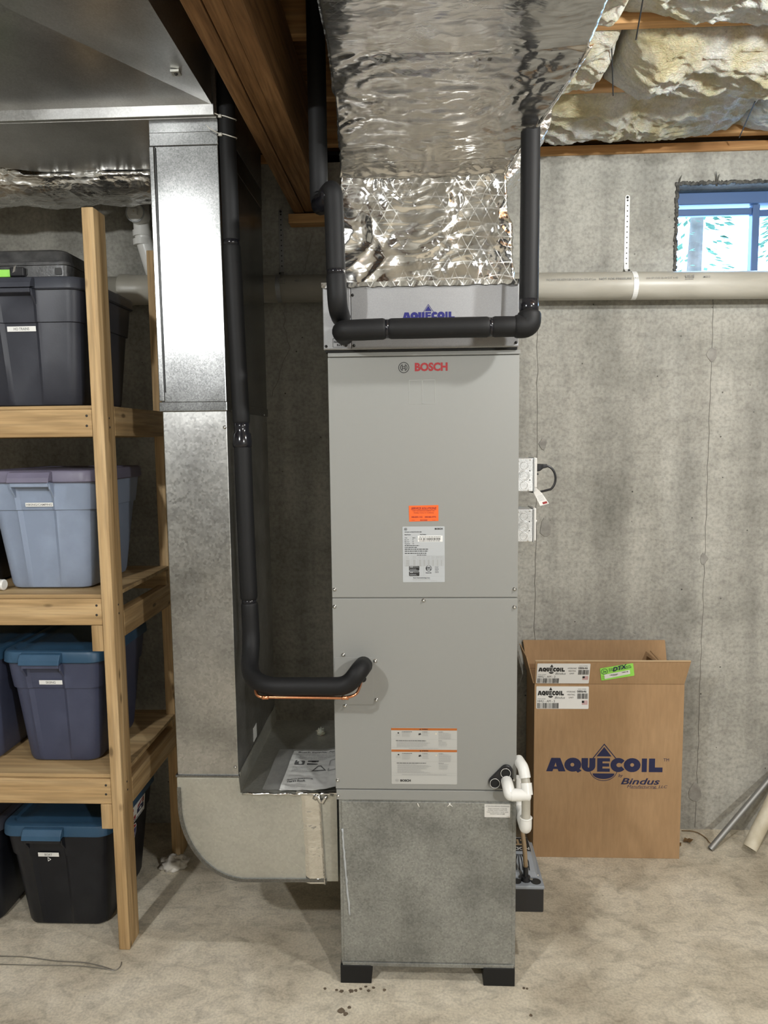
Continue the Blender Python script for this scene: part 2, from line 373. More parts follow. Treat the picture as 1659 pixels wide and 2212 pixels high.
# ================================================================ the room
WY = 3.138
def struct(name, b, mat, **k): return tag(b.build(name, mat, **k), kind='structure')
XL, XR, YF, ZC = -3.6, 3.4, -4.2, 3.17
floor = struct('floor', B().grid(lambda u, v: (XL+(XR-XL)*u, YF+(WY+.3-YF)*v, 0), 4, 4), 'concrete_floor', loc=(0, 0, 0), fix=False)
floor['label'] = 'stained tan concrete basement floor'
wx0, wx1, wz0, wz1 = 1.078, 1.92, 2.40, 2.772
WT = 2.893
wb = B()
for x0, x1, z0, z1 in ((XL, wx0, 0, WT), (wx1, XR, 0, WT), (wx0, wx1, 0, wz0), (wx0, wx1, wz1, WT)): wb.box(x0, x1, WY, WY+.24, z0, z1)
wall = struct('wall_back', wb, 'concrete_wall', loc=(0, WY, 0)); wall['label'] = 'bare grey poured concrete wall behind the equipment'
struct('wall_left', B().box(XL-.2, XL, YF, WY+.24, 0, ZC), 'concrete_wall')
struct('wall_right', B().box(XR, XR+.2, YF, WY+.24, 0, ZC), 'concrete_wall')
struct('wall_front', B().box(XL-.2, XR+.2, YF-.2, YF, 0, ZC), 'concrete_wall')
ceil = struct('ceiling', B().box(XL-.2, XR+.2, YF-.2, WY+.24, ZC, ZC+.04), 'subfloor', loc=(0, 0, ZC)); ceil['label'] = 'dark wooden subfloor above the joists'
# form seams, patched tie holes on the wall
def seam(x, z0, z1, w=.0025):
    b = B(); n = int((z1-z0)/.05); rn = random.Random(int(x*100)); pts = [(x+rn.uniform(-.0035, .0035), z0+(z1-z0)*i/n) for i in range(n+1)]
    b.loft([[(px-w*rn.uniform(.5, 1.3), WY+.002, pz), (px, WY-.0025, pz), (px+w*rn.uniform(.5, 1.3), WY+.002, pz)] for px, pz in pts]); return b
for x in (.518, 1.238): seam(x, .01, 2.36 if x > 1 else WT-.01).build('form_seam', 'seam_dark', wall)
seam(-.13, .6, 2.3).build('form_seam', 'seam_dark', wall)
for x, z, r in ((1.24, 2.085, .024), (1.232, .175, .036), (.545, 1.72, .02), (.56, 1.36, .034), (1.235, 1.22, .02)):
    b = B(); rn = random.Random(int(x*z*991)); lp = [(x+r*rn.uniform(.6, 1.05)*math.cos(a/10*2*math.pi), WY+.002, z+1.35*r*rn.uniform(.7, 1.1)*math.sin(a/10*2*math.pi)) for a in range(10)]
    b.prism(lp, (0, -.005, 0)); b.build('tie_hole_patch', 'patch_grey', wall, bev=.002)
def crack(pts, w=.0016):
    b = B()
    for (x0, z0), (x1, z1) in zip(pts, pts[1:]): b.tube([(x0, WY-.0003, z0), (x1, WY-.0003, z1)], w, 5)
    b.build('crack', 'seam_dark', wall)
rn = random.Random(5); crack([(-.43+.02*i*-.35+rn.uniform(-.008, .008), 2.60-i*.028) for i in range(9)]); crack([(-.56+rn.uniform(-.01, .01)+.006*i, 2.29-i*.03) for i in range(6)]+[(-.545-.01*i+rn.uniform(-.005, .005), 2.11-i*.025) for i in range(8)])
# sill plate, gasket, joists
tag(struct('trim_1', B().box(-.30, XR, WY-.012, WY+.13, WT, WT+.036), 'joist_x', bev=.003), 'wooden sill plate on top of the concrete wall')
tag(struct('trim_2', B().box(XL, -.55, WY-.012, WY+.13, WT, WT+.036), 'joist_x', bev=.003), 'wooden sill plate above the wall behind the shelves')
tag(struct('trim_3', B().box(XL, XR, WY+.02, WY+.12, WT+.036, WT+.05), 'rubber_black'), 'black gasket strip over the sill plate')
tag(struct('trim_4', B().box(XL, XR, WY+.115, WY+.24, WT, ZC), 'joist_x'), 'wooden rim board behind the sill plate')
ZJ = 2.943
JY = [3.10, 2.69, 2.29, 1.885, 1.48, 1.07]
for i, y in enumerate(JY):
    B().box(XL, XR, y-.019, y+.019, ZJ, ZC).build('joist', 'joist_x', ceil, bev=.002)
# water spots and leaves on the floor
for x, y, r in ((-.262, 2.145, .006), (-.246, 2.14, .007), (-.215, 2.142, .009), (-.2, 2.145, .006), (-.185, 2.152, .005), (-.16, 2.145, .006), (-.17, 2.162, .005), (-.145, 2.158, .006), (-.11, 2.15, .006), (-.24, 2.06, .012), (-.215, 2.075, .007), (.335, 2.17, .005), (.345, 2.168, .004), (.34, 2.06, .006), (-.30, 2.15, .005), (-.225, 2.05, .008)):
    rn = random.Random(int((x+3)*(y+1)*5000)); B().prism([(x+r*rn.uniform(.7, 1.2)*math.cos(k*.7), y+r*rn.uniform(.7, 1.2)*math.sin(k*.7), .0002) for k in range(9)], (0, 0, .0006)).build('water_spot', 'wet_spot', floor)
# ---------------------------------------------------------------- basement window
win = tag(B().loft([[(p[0], WY+.075, p[1]) for p in rrect(wx0+.006, wx1-.006, wz0+.006, wz1-.012, .004, 1)], [(p[0], WY+.135, p[1]) for p in rrect(wx0+.006, wx1-.006, wz0+.006, wz1-.012, .004, 1)]], caps=False).build('window_1', 'frame_dark', loc=(1.5, WY+.1, wz0)), 'small basement window with dark frame and bluish daylight', None, None, 'structure')
def bar(n, x0, x1, y0, y1, z0, z1, m): return B().box(x0, x1, y0, y1, z0, z1).build(n, m, win, bev=.003)
a0, a1, b0, b1 = wx0+.006, wx1-.006, wz0+.006, wz1-.012
bar('head_rail', a0, a1, WY+.08, WY+.16, b1-.048, b1, 'frame_daylight_blue'); bar('sill_rail', a0, a1, WY+.08, WY+.16, b0, b0+.03, 'frame_daylight_blue')
bar('jamb', a0, a0+.014, WY+.08, WY+.16, b0, b1, 'frame_dark'); bar('jamb', a1-.014, a1, WY+.08, WY+.16, b0, b1, 'frame_dark')
bar('sash_rail', a0+.012, 1.44, WY+.10, WY+.125, b1-.088, b1-.060, 'frame_daylight_blue'); bar('sash_rail', 1.44, a1-.012, WY+.13, WY+.155, b1-.088, b1-.060, 'frame_daylight_blue')
bar('sash_stile', a0+.014, a0+.026, WY+.10, WY+.125, b0+.02, b1-.06, 'frame_daylight_blue'); bar('meeting_stile', 1.425, 1.455, WY+.09, WY+.128, b0+.02, b1-.05, 'frame_daylight_blue')
bar('pane', a0+.02, 1.432, WY+.112, WY+.114, b0+.02, b1-.07, 'glass'); bar('pane', 1.448, a1-.012, WY+.142, WY+.144, b0+.02, b1-.07, 'glass')
b = B(); rn = random.Random(9)   # rough dark bead around the opening
def bead(p0, p1, n):
    P = [Vector(p0).lerp(Vector(p1), i/n)+Vector((rn.uniform(-.004, .004), 0, rn.uniform(-.004, .004))) for i in range(n+1)]; b.tube(P, [rn.uniform(.006, .009) for _ in P], 7)
bead((wx0, WY-.001, wz0), (wx0, WY-.001, wz1), 60); bead((wx0, WY-.001, wz1), (wx1, WY-.001, wz1), 130)
b.build('mortar_bead', 'mortar_dark', win, smooth=True)
b = B()
for x, z, dx, dz in ((wx0+.004, wz1, .010, .03), (wx0+.155, wz1, -.006, .04), (wx0+.158, wz1, .006, .03)): b.tube([(x, WY-.004, z-.015), (x+dx*.4, WY-.010, z+dz*.5), (x+dx, WY-.012, z+dz)], [.003, .0022, .001], 6)
b.build('shim_tip', 'mortar_dark', win)
# outside: snow and trees
snow = tag(B().grid(lambda u, v: (-6+22*u, WY+.5+26*v, 2.05+.3*v+.25*nz(u*8, v*9, 1)), 24, 24).build('snow_ground', 'snow', loc=(4, 10, 2.0), smooth=True, fix=False), 'bright snowy ground outside the basement window', 'snow', None, 'structure')
def tree(name, label, x, y, h, r, seed):
    t_ = thing(name, label, 'tree', (x, y, 2.3), 'trees outside the window'); rn = random.Random(seed)
    B().tube([(x, y, 2.2), (x+.05, y, 2.3+h*.5), (x, y, 2.3+h)], [.09, .06, .01], 8).build('trunk', 'bark', t_, smooth=True)
    b = B()
    for i in range(700):
        k = rn.random()**.8; z = 2.3+h*(.12+.86*k); rad = r*(1-k)*rn.random()**.5+.05; a = rn.uniform(0, 6.28); c = Vector((x+rad*math.cos(a), y+rad*math.sin(a), z-rad*.25))
        d1 = Vector((math.cos(a), math.sin(a), -.3))*rn.uniform(.03, .07); d2 = Vector((-math.sin(a), math.cos(a), rn.uniform(-.4, .4)))*rn.uniform(.015, .035)
        b.add([c-d1, c+d2, c+d1, c-d2], [(0, 1, 2, 3)])
    o = b.build('foliage', 'foliage', t_, fix=False); o['kind'] = 'stuff'
tree('conifer_tree', 'larger conifer seen through the left window pane', 2.62, 7.2, 3.2, .5, 1)
tree('conifer_tree', 'smaller conifer farther off through the window', 4.3, 9.0, 3.0, .45, 2)
# ================================================================ girder
beam = thing('girder', 'dark orange laminated wooden girder running overhead to the concrete wall', 'beam', (-.42, 3.1, 2.676))
for x0, x1, dz in ((-.491, -.449, 0), (-.446, -.403, .004), (-.402, -.358, .001)):
    B().box(x0, x1, -1.2, 3.134, 2.676+dz, ZJ-.001).build('ply', 'laminated_beam', beam, bev=.002)
tag(B().box(-.513, -.352, 3.07, 3.136, 2.634, 2.672).build('shim_block', 'joist_x', bev=.003), 'small pine block under the end of the girder', 'wood block')
# ================================================================ insulation batts
def batt(x0, x1, y0, y1, label, seed, drop=.055):
    b = B(); nu, nv = max(24, int((x1-x0)/.0065)), 60
    def fn(u, v):
        x = x0+(x1-x0)*u; y = y0+(y1-y0)*v
        e = min(1, 6*u, 6*(1-u))**.6; g = math.sin(math.pi*min(max(v, 0), 1))**.45
        wx = x*.7+.5*nz(x, y, seed, 4)*.2; rg = (1-abs(nz(wx, y*1.4, seed, 10)))**2; rg2 = (1-abs(nz(wx, y*1.6, seed+3, 24)))**2
        z = ZJ+.03-(drop+.03)*e*g - .036*e*g*fr4(x+seed, y, seed, 5, 4) - .030*e*g*(rg-.5) - .014*g*(rg2-.5) - .006*fr4(x, y, seed, 50, 3)*g
        y2 = y+.02*math.sin(math.pi*v)*fr4(x, seed, y, 7, 3)
        return (x+.012*nz(x, y, seed, 12), y2, z)
    b.grid(fn, nu, nv)
    k = len(b.v); w = nv+1
    b.v += [(p[0], p[1], ZC-.005) for p in b.v[:]]
    for i in range(nu):
        for j in (0, nv): b.f.append((i*w+j, (i+1)*w+j, (i+1)*w+j+k, i*w+j+k))
    for j in range(nv):
        for i in (0, nu): b.f.append((i*w+j, i*w+j+1, i*w+j+1+k, i*w+j+k))
    tag(b.build('insulation_batt', 'fibreglass', smooth=True), label, 'insulation', 'fibreglass batts between the joists')
g = .021
batt(.36, 1.26, JY[1]+g, JY[0]-g, 'yellow fibreglass batt in the bay against the wall, beside the foil duct', 1, .05)
batt(1.27, 2.3, JY[1]+g, JY[0]-g, 'grey-yellow fibreglass batt in the wall bay above the window', 2, .05)
batt(.456, .63, JY[2]+g, JY[1]-g, 'short fibreglass batt tucked beside the foil trunk, second bay', 3, .04)
batt(.656, 1.33, JY[2]+g, JY[1]-g, 'large sagging torn fibreglass batt in the second bay from the wall', 4, .085)
batt(1.34, 2.3, JY[2]+g, JY[1]-g, 'fibreglass batt at the right edge of the second bay', 5, .05)
batt(.40, .60, JY[3]+g, JY[2]-g, 'small fibreglass batt at the top beside the foil trunk, third bay', 6, .05)
batt(.61, 2.0, JY[3]+g, JY[2]-g, 'wide white and yellow fibreglass batt at the top right', 7, .06)
batt(-2.6, -1.2, JY[1]+g, JY[0]-g, 'fibreglass batt above the foil duct behind the shelves', 8, .02)
for p0, p1, wl_ in (((.60, 2.35, 2.935), (.66, 2.55, 2.865), 'dark support wire on the second bay beside the foil trunk'), ((.60, 2.0, 2.93), (.63, 2.2, 2.86), 'dark support wire at the very top between two batts'), ((.50, 2.75, 2.93), (.46, 2.86, 2.87), 'dark support wire in the wall bay near the foil branch'), ((1.22, 2.78, 2.93), (1.27, 3.02, 2.90), 'dark support wire in the wall bay above the window')):
    tag(B().tube([p0, p1], .0022, 6).build('support_wire', 'screw_dark'), wl_, 'wire', 'insulation support wires')
# ================================================================ foil wrapped supply plenum and trunk
def displace(o, fn):
    me = o.data; me.update(); ns = [v.normal.copy() for v in me.vertices]; off = WL[o.name]
    for v, n in zip(me.vertices, ns): v.co += n*fn(v.co+off)
    me.update()
def shell(secs, sub, nl, nb):
    """secs: (yi, zi, xl, xr, yo, zo); Catmull interpolation between them"""
    rings = []
    m = len(secs)
    for i in range(m-1):
        for k in range(sub[i]):
            t_ = k/sub[i]; q = []
            for c in range(6):
                p0, p1, p2, p3 = (secs[max(i-1, 0)][c], secs[i][c], secs[i+1][c], secs[min(i+2, m-1)][c])
                l = p1+(p2-p1)*t_; cat = .5*(2*p1+(p2-p0)*t_+(2*p0-5*p1+4*p2-p3)*t_*t_+(3*p1-p0-3*p2+p3)*t_**3); q.append(.5*l+.5*cat)
            rings.append(q)
    rings.append(secs[-1]); out = []
    for yi, zi, xl, xr, yo, zo in rings:
        r = [(xl, yo+(yi-yo)*k/nl, zo+(zi-zo)*k/nl) for k in range(nl)]
        r += [(xl+(xr-xl)*k/nb, yi, zi) for k in range(nb)]
        r += [(xr, yi+(yo-yi)*k/nl, zi+(zo-zi)*k/nl) for k in range(nl+1)]
        out.append(r)
    return out
plen = thing('foil_plenum', 'shiny foil-wrapped supply plenum and trunk duct above the air handler', 'duct', (.03, 2.3, 2.2))
low = [(2.238, 2.197, -.231, .302, 2.74, 2.197), (2.25, 2.25, -.226, .297, 2.74, 2.25), (2.25, 2.38, -.222, .286, 2.74, 2.4), (2.25, 2.47, -.218, .272, 2.74, 2.5), (2.246, 2.53, -.217, .268, 2.74, 2.56)]
o = B().loft(shell(low, [14, 44, 30, 20], 34, 130)).build('plenum_wrap', 'foil_plenum', plen, smooth=True)
def crinkle(p):
    a = fr4(p.x*.8, p.y, p.z*1.2, 6, 3); b_ = 1-abs(nz(p.x*.8+.3*nz(p.x, p.y, p.z, 6), p.y, p.z*1.3, 11)); c_ = 1-abs(nz(p.x+.2*nz(p.z, p.x, 2, 9), p.y, p.z*1.6, 38))
    return .012*a+.016*(b_-.7)+.0028*(c_-.7)
displace(o, crinkle)
up = [(2.246, 2.522, -.221, .272, 2.74, 2.56), (2.215, 2.548, -.214, .284, 2.74, 2.66), (2.10, 2.578, -.205, .322, 2.70, 2.92), (1.93, 2.600, -.197, .362, 2.35, 2.922), (1.765, 2.617, -.191, .392, 1.95, 2.925), (1.70, 2.62, -.188, .393, 1.70, 2.925), (1.40, 2.622, -.187, .393, 1.4, 2.925), (.6, 2.62, -.187, .39, .6, 2.925), (-1.0, 2.62, -.187, .39, -1.0, 2.925)]
o = B().loft(shell(up, [12, 26, 32, 28, 12, 36, 12, 4], 18, 100)).build('trunk_wrap', 'foil_trunk', plen, smooth=True)
def crinkle2(p):
    w = .45 if p.y < 1.74 else 1.25
    a = fr4(p.x*.45, p.y, p.z, 7, 5); b_ = 1-abs(nz(p.x*.55+.25*nz(p.x, p.y, p.z, 5), p.y*1.2, p.z, 16)); c_ = 1-abs(nz(p.x*.8, p.y*1.5, p.z, 44))
    sag = -.010*math.cos((p.x-.1)/.29*1.4) if p.z < 2.66 and p.y < 2.2 else 0
    return w*(.007*a+.006*(b_-.7)+.0022*(c_-.7))-sag*.6
displace(o, crinkle2)
def tape_line(pts, hw, nrm, name='tape', mat='foil_tape', parent=plen, side=None):
    b = B(); P = [Vector(p) for p in pts]; n = Vector(nrm).normalized(); rn = random.Random(len(pts)); rows = []
    for i, p in enumerate(P):
        d = (P[min(i+1, len(P)-1)]-P[max(i-1, 0)]).normalized(); s = Vector(side) if side else d.cross(n).normalized(); j = hw*(1+rn.uniform(-.12, .12))
        rows.append([p+s*j+n*.001, p+n*(.0035+rn.uniform(0, .002)), p-s*j+n*.001, p-n*.004])
    b.loft(rows); return b.build(name, mat, parent, smooth=True)
N = 26
# taped seam along the right fold, up to the trunk
tape_line([(x, y, z) for y, z, x in ((2.235, 2.535, .286), (2.2, 2.552, .296), (2.1, 2.578, .330), (2.0, 2.592, .353), (1.9, 2.603, .373), (1.8, 2.613, .392), (1.74, 2.617, .398))], .011, (.6, -.35, -.6))
b = B(); rn = random.Random(3)   # ragged foil strip over the top edge of the coil cabinet
rows = []
for i in range(61):
    x = -.268+.574*i/60; rows.append([(x, 2.150+rn.uniform(-.001, .001), 2.187+rn.uniform(-.003, .002)), (x, 2.149, 2.200), (x, 2.20, 2.204+rn.uniform(0, .004)), (x, 2.255, 2.214+rn.uniform(-.006, .006)), (x, 2.255, 2.199), (x, 2.154, 2.199)])
b.loft(rows).build('tape', 'foil_plenum', plen, smooth=False)
# foil branch behind, right
br = B(); lp = [(.24, 2.52), (.305, 2.572), (.36, 2.628), (.436, 2.735), (.445, 2.80), (.438, 2.93), (.24, 2.93)]
rings = [[(x+(.0 if 0 < k < 1 else 0), 2.45+.30*k, z) for x, z in lp] for k in (0, .25, .5, .75, 1)]
br.loft(rings); o = br.build('foil_branch_duct', 'foil_branch', smooth=False); tag(o, 'foil-wrapped branch duct rising behind the plenum near the right pipe', 'duct')
md = o.modifiers.new('subdivision', 'SUBSURF'); md.subdivision_type = 'SIMPLE'; md.levels = md.render_levels = 3
tx = bpy.data.textures.new('crumple', 'CLOUDS'); tx.noise_scale = .05; md = o.modifiers.new('crumple', 'DISPLACE'); md.texture = tx; md.strength = .012; md.mid_level = .5
# thin steel rod seen behind the plenum
tag(B().tube([(.345, 3.10, 2.36), (.345, 3.10, 2.75)], .006, 8).build('hanger_rod', 'steel_strap', smooth=True), 'thin pale hanger rod behind the right side of the plenum', 'rod')
# foil wrapped duct over the shelves
def ov(u, v):
    x = -2.5+1.70*u; a = 2*math.pi*v; r = 1+.05*math.sin(u*40)*.4
    cz, cy = math.sin(a), math.cos(a); sq = (abs(cz)**3+abs(cy)**3)**(-1/3)
    q = min(1, max(0, (x+1.50)/.12)); h = (.124+.008*nz(x, 0, 0, 5)); zz = 2.768+h*sq*cz*r; return (x, 2.76+.13*sq*cy*r, zz if q == 0 else zz*(1-q)+q*min(zz, 2.692))
o = tag(B().grid(ov, 150, 64).build('foil_duct', 'foil_branch', smooth=True, fix=True), 'crinkled foil-wrapped duct hanging above the shelves by the wall', 'duct')
displace(o, lambda p: .009*fr4(p.x*1.5, p.y, p.z, 7, 4)+.006*(1-abs(nz(p.x, p.y, p.z, 24)))+.003*(1-abs(nz(p.x*2, p.y, p.z, 50))))
# ================================================================ galvanised return duct
DY0, DY1, DX0, DX1 = 2.25, 2.87, -.786, -.582
ret = thing('return_duct', 'galvanised sheet metal return duct dropping beside the shelves to the air handler base', 'duct', (-.68, 2.5, .29))
def duct_box(name, x0, x1, z0, z1, mat, y0=DY0, y1=DY1): return B().box(x0, x1, y0, y1, z0, z1).build(name, mat, ret, bev=.0025)
duct_box('upper_section', DX0, DX1, 1.868, 2.640, 'galvanised')
duct_box('lower_section', DX0+.002, DX1-.001, .655, 1.842, 'galvanised_smudged')
duct_box('drive_cleat', DX0-.006, DX1+.003, 1.840, 1.870, 'galvanised', DY0-.006, DY1+.004)
duct_box('collar', DX0-.004, DX1+.002, 2.628, 2.668, 'galvanised', DY0-.004, DY1)
duct_box('seam_strip', DX0-.005, DX0+.011, 1.872, 2.628, 'galvanised', DY0-.006, DY0+.01)
B().tube([(DX0+.013, DY0-.002, 1.9), (DX0+.013, DY0-.002, 2.625)], .0022, 6).build('seam_groove', 'screw_dark', ret)
duct_box('joint_strip', DX0-.004, DX1+.002, .655, .664, 'galvanised', DY0-.005, DY1)
# elbow with rounded heel
hx, hz, rx, rz = DX0+.22, .56, .22, .264
heel = [(DX0+rx-rx*math.cos(a), hz-rz*math.sin(a)) for a in [math.pi/2*k/16 for k in range(17)]]
out = [(DX0, .655)]+heel+[(-.262, .300), (-.262, .602), (DX1+.004, .602), (DX1, .655)]
eb = B().prism([(x, DY0, z) for x, z in out], (0, DY1-DY0, 0)).build('elbow', 'galvanised_matt', ret, bev=.001)
rim = B()
for i in range(len(heel)+1):
    pass
pts = [(DX0, .62)]+heel+[(-.30, .300)]
def inset(p, i):
    a = pts[max(i-1, 0)]; c_ = pts[min(i+1, len(pts)-1)]; d = Vector((c_[0]-a[0], c_[1]-a[1])).normalized(); return (p[0]-d[1]*.011, p[1]+d[0]*.011)
rim.loft([[(p[0]-.004*0, DY0-.006, p[1]), (inset(p, i)[0], DY0-.006, inset(p, i)[1]), (inset(p, i)[0], DY0+.002, inset(p, i)[1]), (p[0], DY0+.004, p[1])] for i, p in enumerate(pts)])
rim.build('heel_flange', 'galvanised', ret, smooth=False)
B().tube([(DX0+.03, DY0+.00015, .612), (-.345, DY0+.00015, .318)], .0003, 6).build('crease', 'galvanised_matt', ret)
B().box(DX0, DX1, DY0-.0015, DY0, .606, .650).build('joint_band', 'galvanised_matt', ret)
# taped joint on the elbow
b = B(); rn = random.Random(12); rows = []
for i in range(21):
    z = .606-.312*i/20; x = -.378+.012*i/20; rows.append([(x+rn.uniform(-.002, .002), DY0-.0008, z), (x+.012, DY0-.004-rn.uniform(0, .002), z), (x+.034, DY0-.003-rn.uniform(0, .0025), z), (x+.056, DY0-.0045, z), (x+.062, DY0-.009-rn.uniform(0, .002), z), (x+.066, DY0-.0008, z), (x+.066, DY0+.002, z), (x, DY0+.002, z)])
b.loft(rows).build('foil_tape', 'foil_tape', ret, smooth=False)
B().box(-.395, -.255, DY0-.003, DY0+.02, .6025, .606).build('foil_tape', 'foil_tape', ret)
tape_line([(DX1+.01+.30*i/14, DY0-.003, .601+.002*math.sin(i*2.1)) for i in range(15)], .004, (0, -1, .3), 'foil_tape', 'foil_tape', ret)
tape_line([(-.335+.04*i/6, DY0-.006, .585+.012*math.sin(i*1.3)) for i in range(7)], .008, (0, -1, 0), 'foil_tape', 'foil_tape', ret)
for x, z in ((DX1-.008, 1.79), (DX1-.010, .69)): screw((x, DY0, z), (0, -1, 0), .0045, ret)
for y in (2.30, 2.80): screw((DX1+.0005, y, 1.845), (1, 0, 0), .0045, ret)
b = B(); b.prism([(DX1-.001, 2.28, 1.80), (DX1+.0005, 2.84, 1.80), (DX1+.0005, 2.84, 1.80-.001), (DX1, 2.28, 1.799)], (0.001, 0, 0))
B().box(DX1, DX1+.003, DY0+.01, DY1-.01, .655, .668).build('joint_strip', 'galvanised_matt', ret)
B().box(DX1+.0005, DX1+.0015, 2.47, 2.52, .68, .73).build('white_sticker', 'paper_white', ret)
# overhead trunk with cross creases
trk = thing('trunk_duct', 'large galvanised overhead trunk duct above the storage shelves', 'duct', (-.9, 1.9, 2.73))
ZT = 2.733; RR = (-.590, 2.225, ZT); RL = (-1.25, 2.225, ZT); P = (-.945, 1.78, ZT+.030); T = (-.592, 1.265, ZT)
L0 = (-1.75, 2.225, ZT); L1 = (-1.75, -.6, ZT); F = (-.592, -.6, ZT); v = [RR, RL, P, T, L0, L1, F]
top = [(p[0], p[1], 2.935) for p in (RR, L0, L1, F)]
B().add(v+top, [(0, 1, 2), (0, 2, 3), (1, 4, 2), (4, 5, 2), (5, 3, 2), (5, 6, 3), (7, 8, 9, 10), (0, 7, 10, 6), (0, 3, 6), (4, 8, 7, 0), (0, 1, 4), (4, 5, 9, 8), (5, 6, 10, 9)]).build('trunk_body', 'galvanised_trunk', trk)
B().box(-1.75, -.584, 2.222, 2.236, ZT-.030, ZT+.004).build('slip_cleat', 'galvanised_trunk', trk, bev=.002)
B().prism([(-1.75, 2.236, ZT-.032), (-1.75, 2.42, ZT-.032), (DX0-.03, 2.872, ZT-.032), (DX1+.002, 2.872, ZT-.032), (DX1+.002, 2.236, ZT-.032)], (0, 0, .22)).build('offset_box', 'galvanised_trunk', trk, bev=.002)
B().box(DX0-.002, DX1+.001, DY0-.002, DY1, 2.664, ZT-.032).build('outlet_collar', 'galvanised', trk)
B().box(-.645, -.622, 2.02, 2.045, ZT-.004, ZT+.002).build('hanger_tab', 'galvanised_matt', trk); screw((-.633, 2.032, ZT-.004), (0, 0, -1), .004, trk, 'screw_dark')
# ================================================================ insulated line set (left)
def sleeve(path, r, parent, rad=.05, mat='foam_black', name='foam_sleeve', pinch=True, n=18):
    P = fillet(path, rad, 8); q = []
    for a, b_ in zip(P, P[1:]):   # resample so that ends can be rounded
        k = max(1, int((b_-a).length/.03)); q += [a.lerp(b_, i/k) for i in range(k)]
    q.append(P[-1]); d0 = (q[1]-q[0]).normalized(); d1 = (q[-1]-q[-2]).normalized()
    q = [q[0], q[0]+d0*.003, q[0]+d0*.009]+q[1:-1]+[q[-1]-d1*.009, q[-1]-d1*.003, q[-1]]
    rn = random.Random(int(abs(q[0].x*1000)+abs(q[0].z*777))); rs = [r*(1+.02*nz(p.x*20, p.y*20, p.z*20)) for p in q]
    if pinch: rs[0] = rs[-1] = r*.82; rs[1] = rs[-2] = r*.93
    return B().tube(q, rs, n).build(name, mat, parent, smooth=True)
ls = thing('refrigerant_line', 'black foam-insulated line running down beside the return duct into the air handler', 'pipe', (-.54, 2.26, 1.0))
PY = 2.262
sleeve([(-.556, PY, 3.12), (-.556, PY, 2.66), (-.553, PY, 2.349)], .0255, ls)
sleeve([(-.553, PY, 2.343), (-.546, PY, 2.05), (-.540, PY, 1.80)], .0265, ls)
sleeve([(-.539, PY, 1.755), (-.537, PY, 1.50), (-.533, PY, 1.242)], .0275, ls)
sleeve([(-.532, PY, 1.234), (-.528, PY-.005, 1.10), (-.520, 2.17, 1.028), (-.455, 2.085, 1.018), (-.205, 2.085, 1.020), (-.166, 2.085, 1.072), (-.163, 2.19, 1.052)], .0275, ls, .055)
B().tube([(-.553, PY, 2.336), (-.553, PY, 2.356)], .0245, 18).build('tape', 'tape_black', ls, smooth=True)
B().tube([(-.540, PY, 1.806), (-.540, PY, 1.79), (-.540, PY, 1.775), (-.5395, PY, 1.768), (-.539, PY, 1.738), (-.539, PY, 1.728)], [.0245, .0235, .0225, .028, .0305, .0295], 18).build('tape', 'tape_black', ls, smooth=True)
B().tube([(-.533, PY, 1.23), (-.533, PY, 1.246)], .0235, 18).build('tape', 'tape_black', ls, smooth=True)
cp = fillet([(-.490, 2.12, 1.022), (-.476, 2.075, .990), (-.21, 2.070, .990), (-.178, 2.075, .998), (-.17, 2.12, 1.01), (-.168, 2.182, 1.012)], .02)
B().tube(cp, .0046, 10).build('copper_tube', 'copper', ls, smooth=True)
for x in (-.449, -.211): B().tube([(x-.010, 2.0715, .990), (x-.001, 2.0715, .990), (x, 2.0715, .990), (x+.010, 2.0715, .990)], [.0064, .0064, .0058, .0064], 10).build('copper_coupling', 'copper', ls, smooth=True)
def tie(z, label):
    b = B(); c = Vector((-.556, PY, z)); P = [c+Vector((.0275*math.cos(a), .0275*math.sin(a), .004*math.sin(a*2))) for a in [math.pi*2*k/24 for k in range(25)]]
    b.tube(P, .0017, 6); b.box(c.x-.018, c.x-.009, c.y-.031, c.y-.024, z-.004, z+.004); b.tube([(c.x-.014, c.y-.030, z), (c.x-.045, c.y-.034, z+.016), (c.x-.055, c.y-.034, z+.028)], [.0018, .0016, .0008], 6)
    tag(b.build('cable_tie', 'tie_white', smooth=True), label, 'cable tie', 'white cable ties')
tie(2.652, 'lower white cable tie around the black line at the duct collar'); tie(2.704, 'upper white cable tie around the black line near the girder')
# ================================================================ hot water loop on the coil cabinet
hw = thing('hot_water_supply_pipe', 'black foam-insulated pipe coming down right of the plenum and across the coil cabinet', 'pipe', (.05, 2.06, 2.03))
HY, HZ = 2.066, 2.054; r = .0285
sleeve([(.321, 2.10, 3.0), (.320, 2.085, 2.5), (.317, 2.072, 2.112)], .0265, hw)
B().tube([(.317, 2.072, 2.126), (.317, 2.071, 2.105), (.318, 2.07, 2.088)], [.027, .0275, .0262], 18).build('tape', 'tape_black', hw, smooth=True)
sleeve([(.318, 2.070, 2.094), (.318, HY, HZ), (.276, HY, HZ)], .0325, hw, .036)
sleeve([(.290, HY, HZ), (.214, HY, HZ)], r, hw); sleeve([(.210, HY, HZ), (-.073, HY, HZ)], r, hw)
sleeve([(-.078, HY, HZ), (-.155, HY, HZ-.002), (-.203, HY, HZ-.003), (-.203, 2.158, HZ-.003)], .0295, hw, .04)
for x in (.212, -.0755, .283): B().tube([(x-.005, HY, HZ), (x+.005, HY, HZ)], .0262, 18).build('tape', 'tape_black', hw, smooth=True)
hr = thing('hot_water_return_pipe', 'black foam-insulated pipe stepping down left of the foil plenum into the coil cabinet', 'pipe', (-.22, 2.08, 2.1))
sleeve([(-.272, 2.17, 3.0), (-.272, 2.17, 2.47), (-.270, 2.165, 2.425), (-.245, 2.12, 2.418)], .0268, hr, .03)
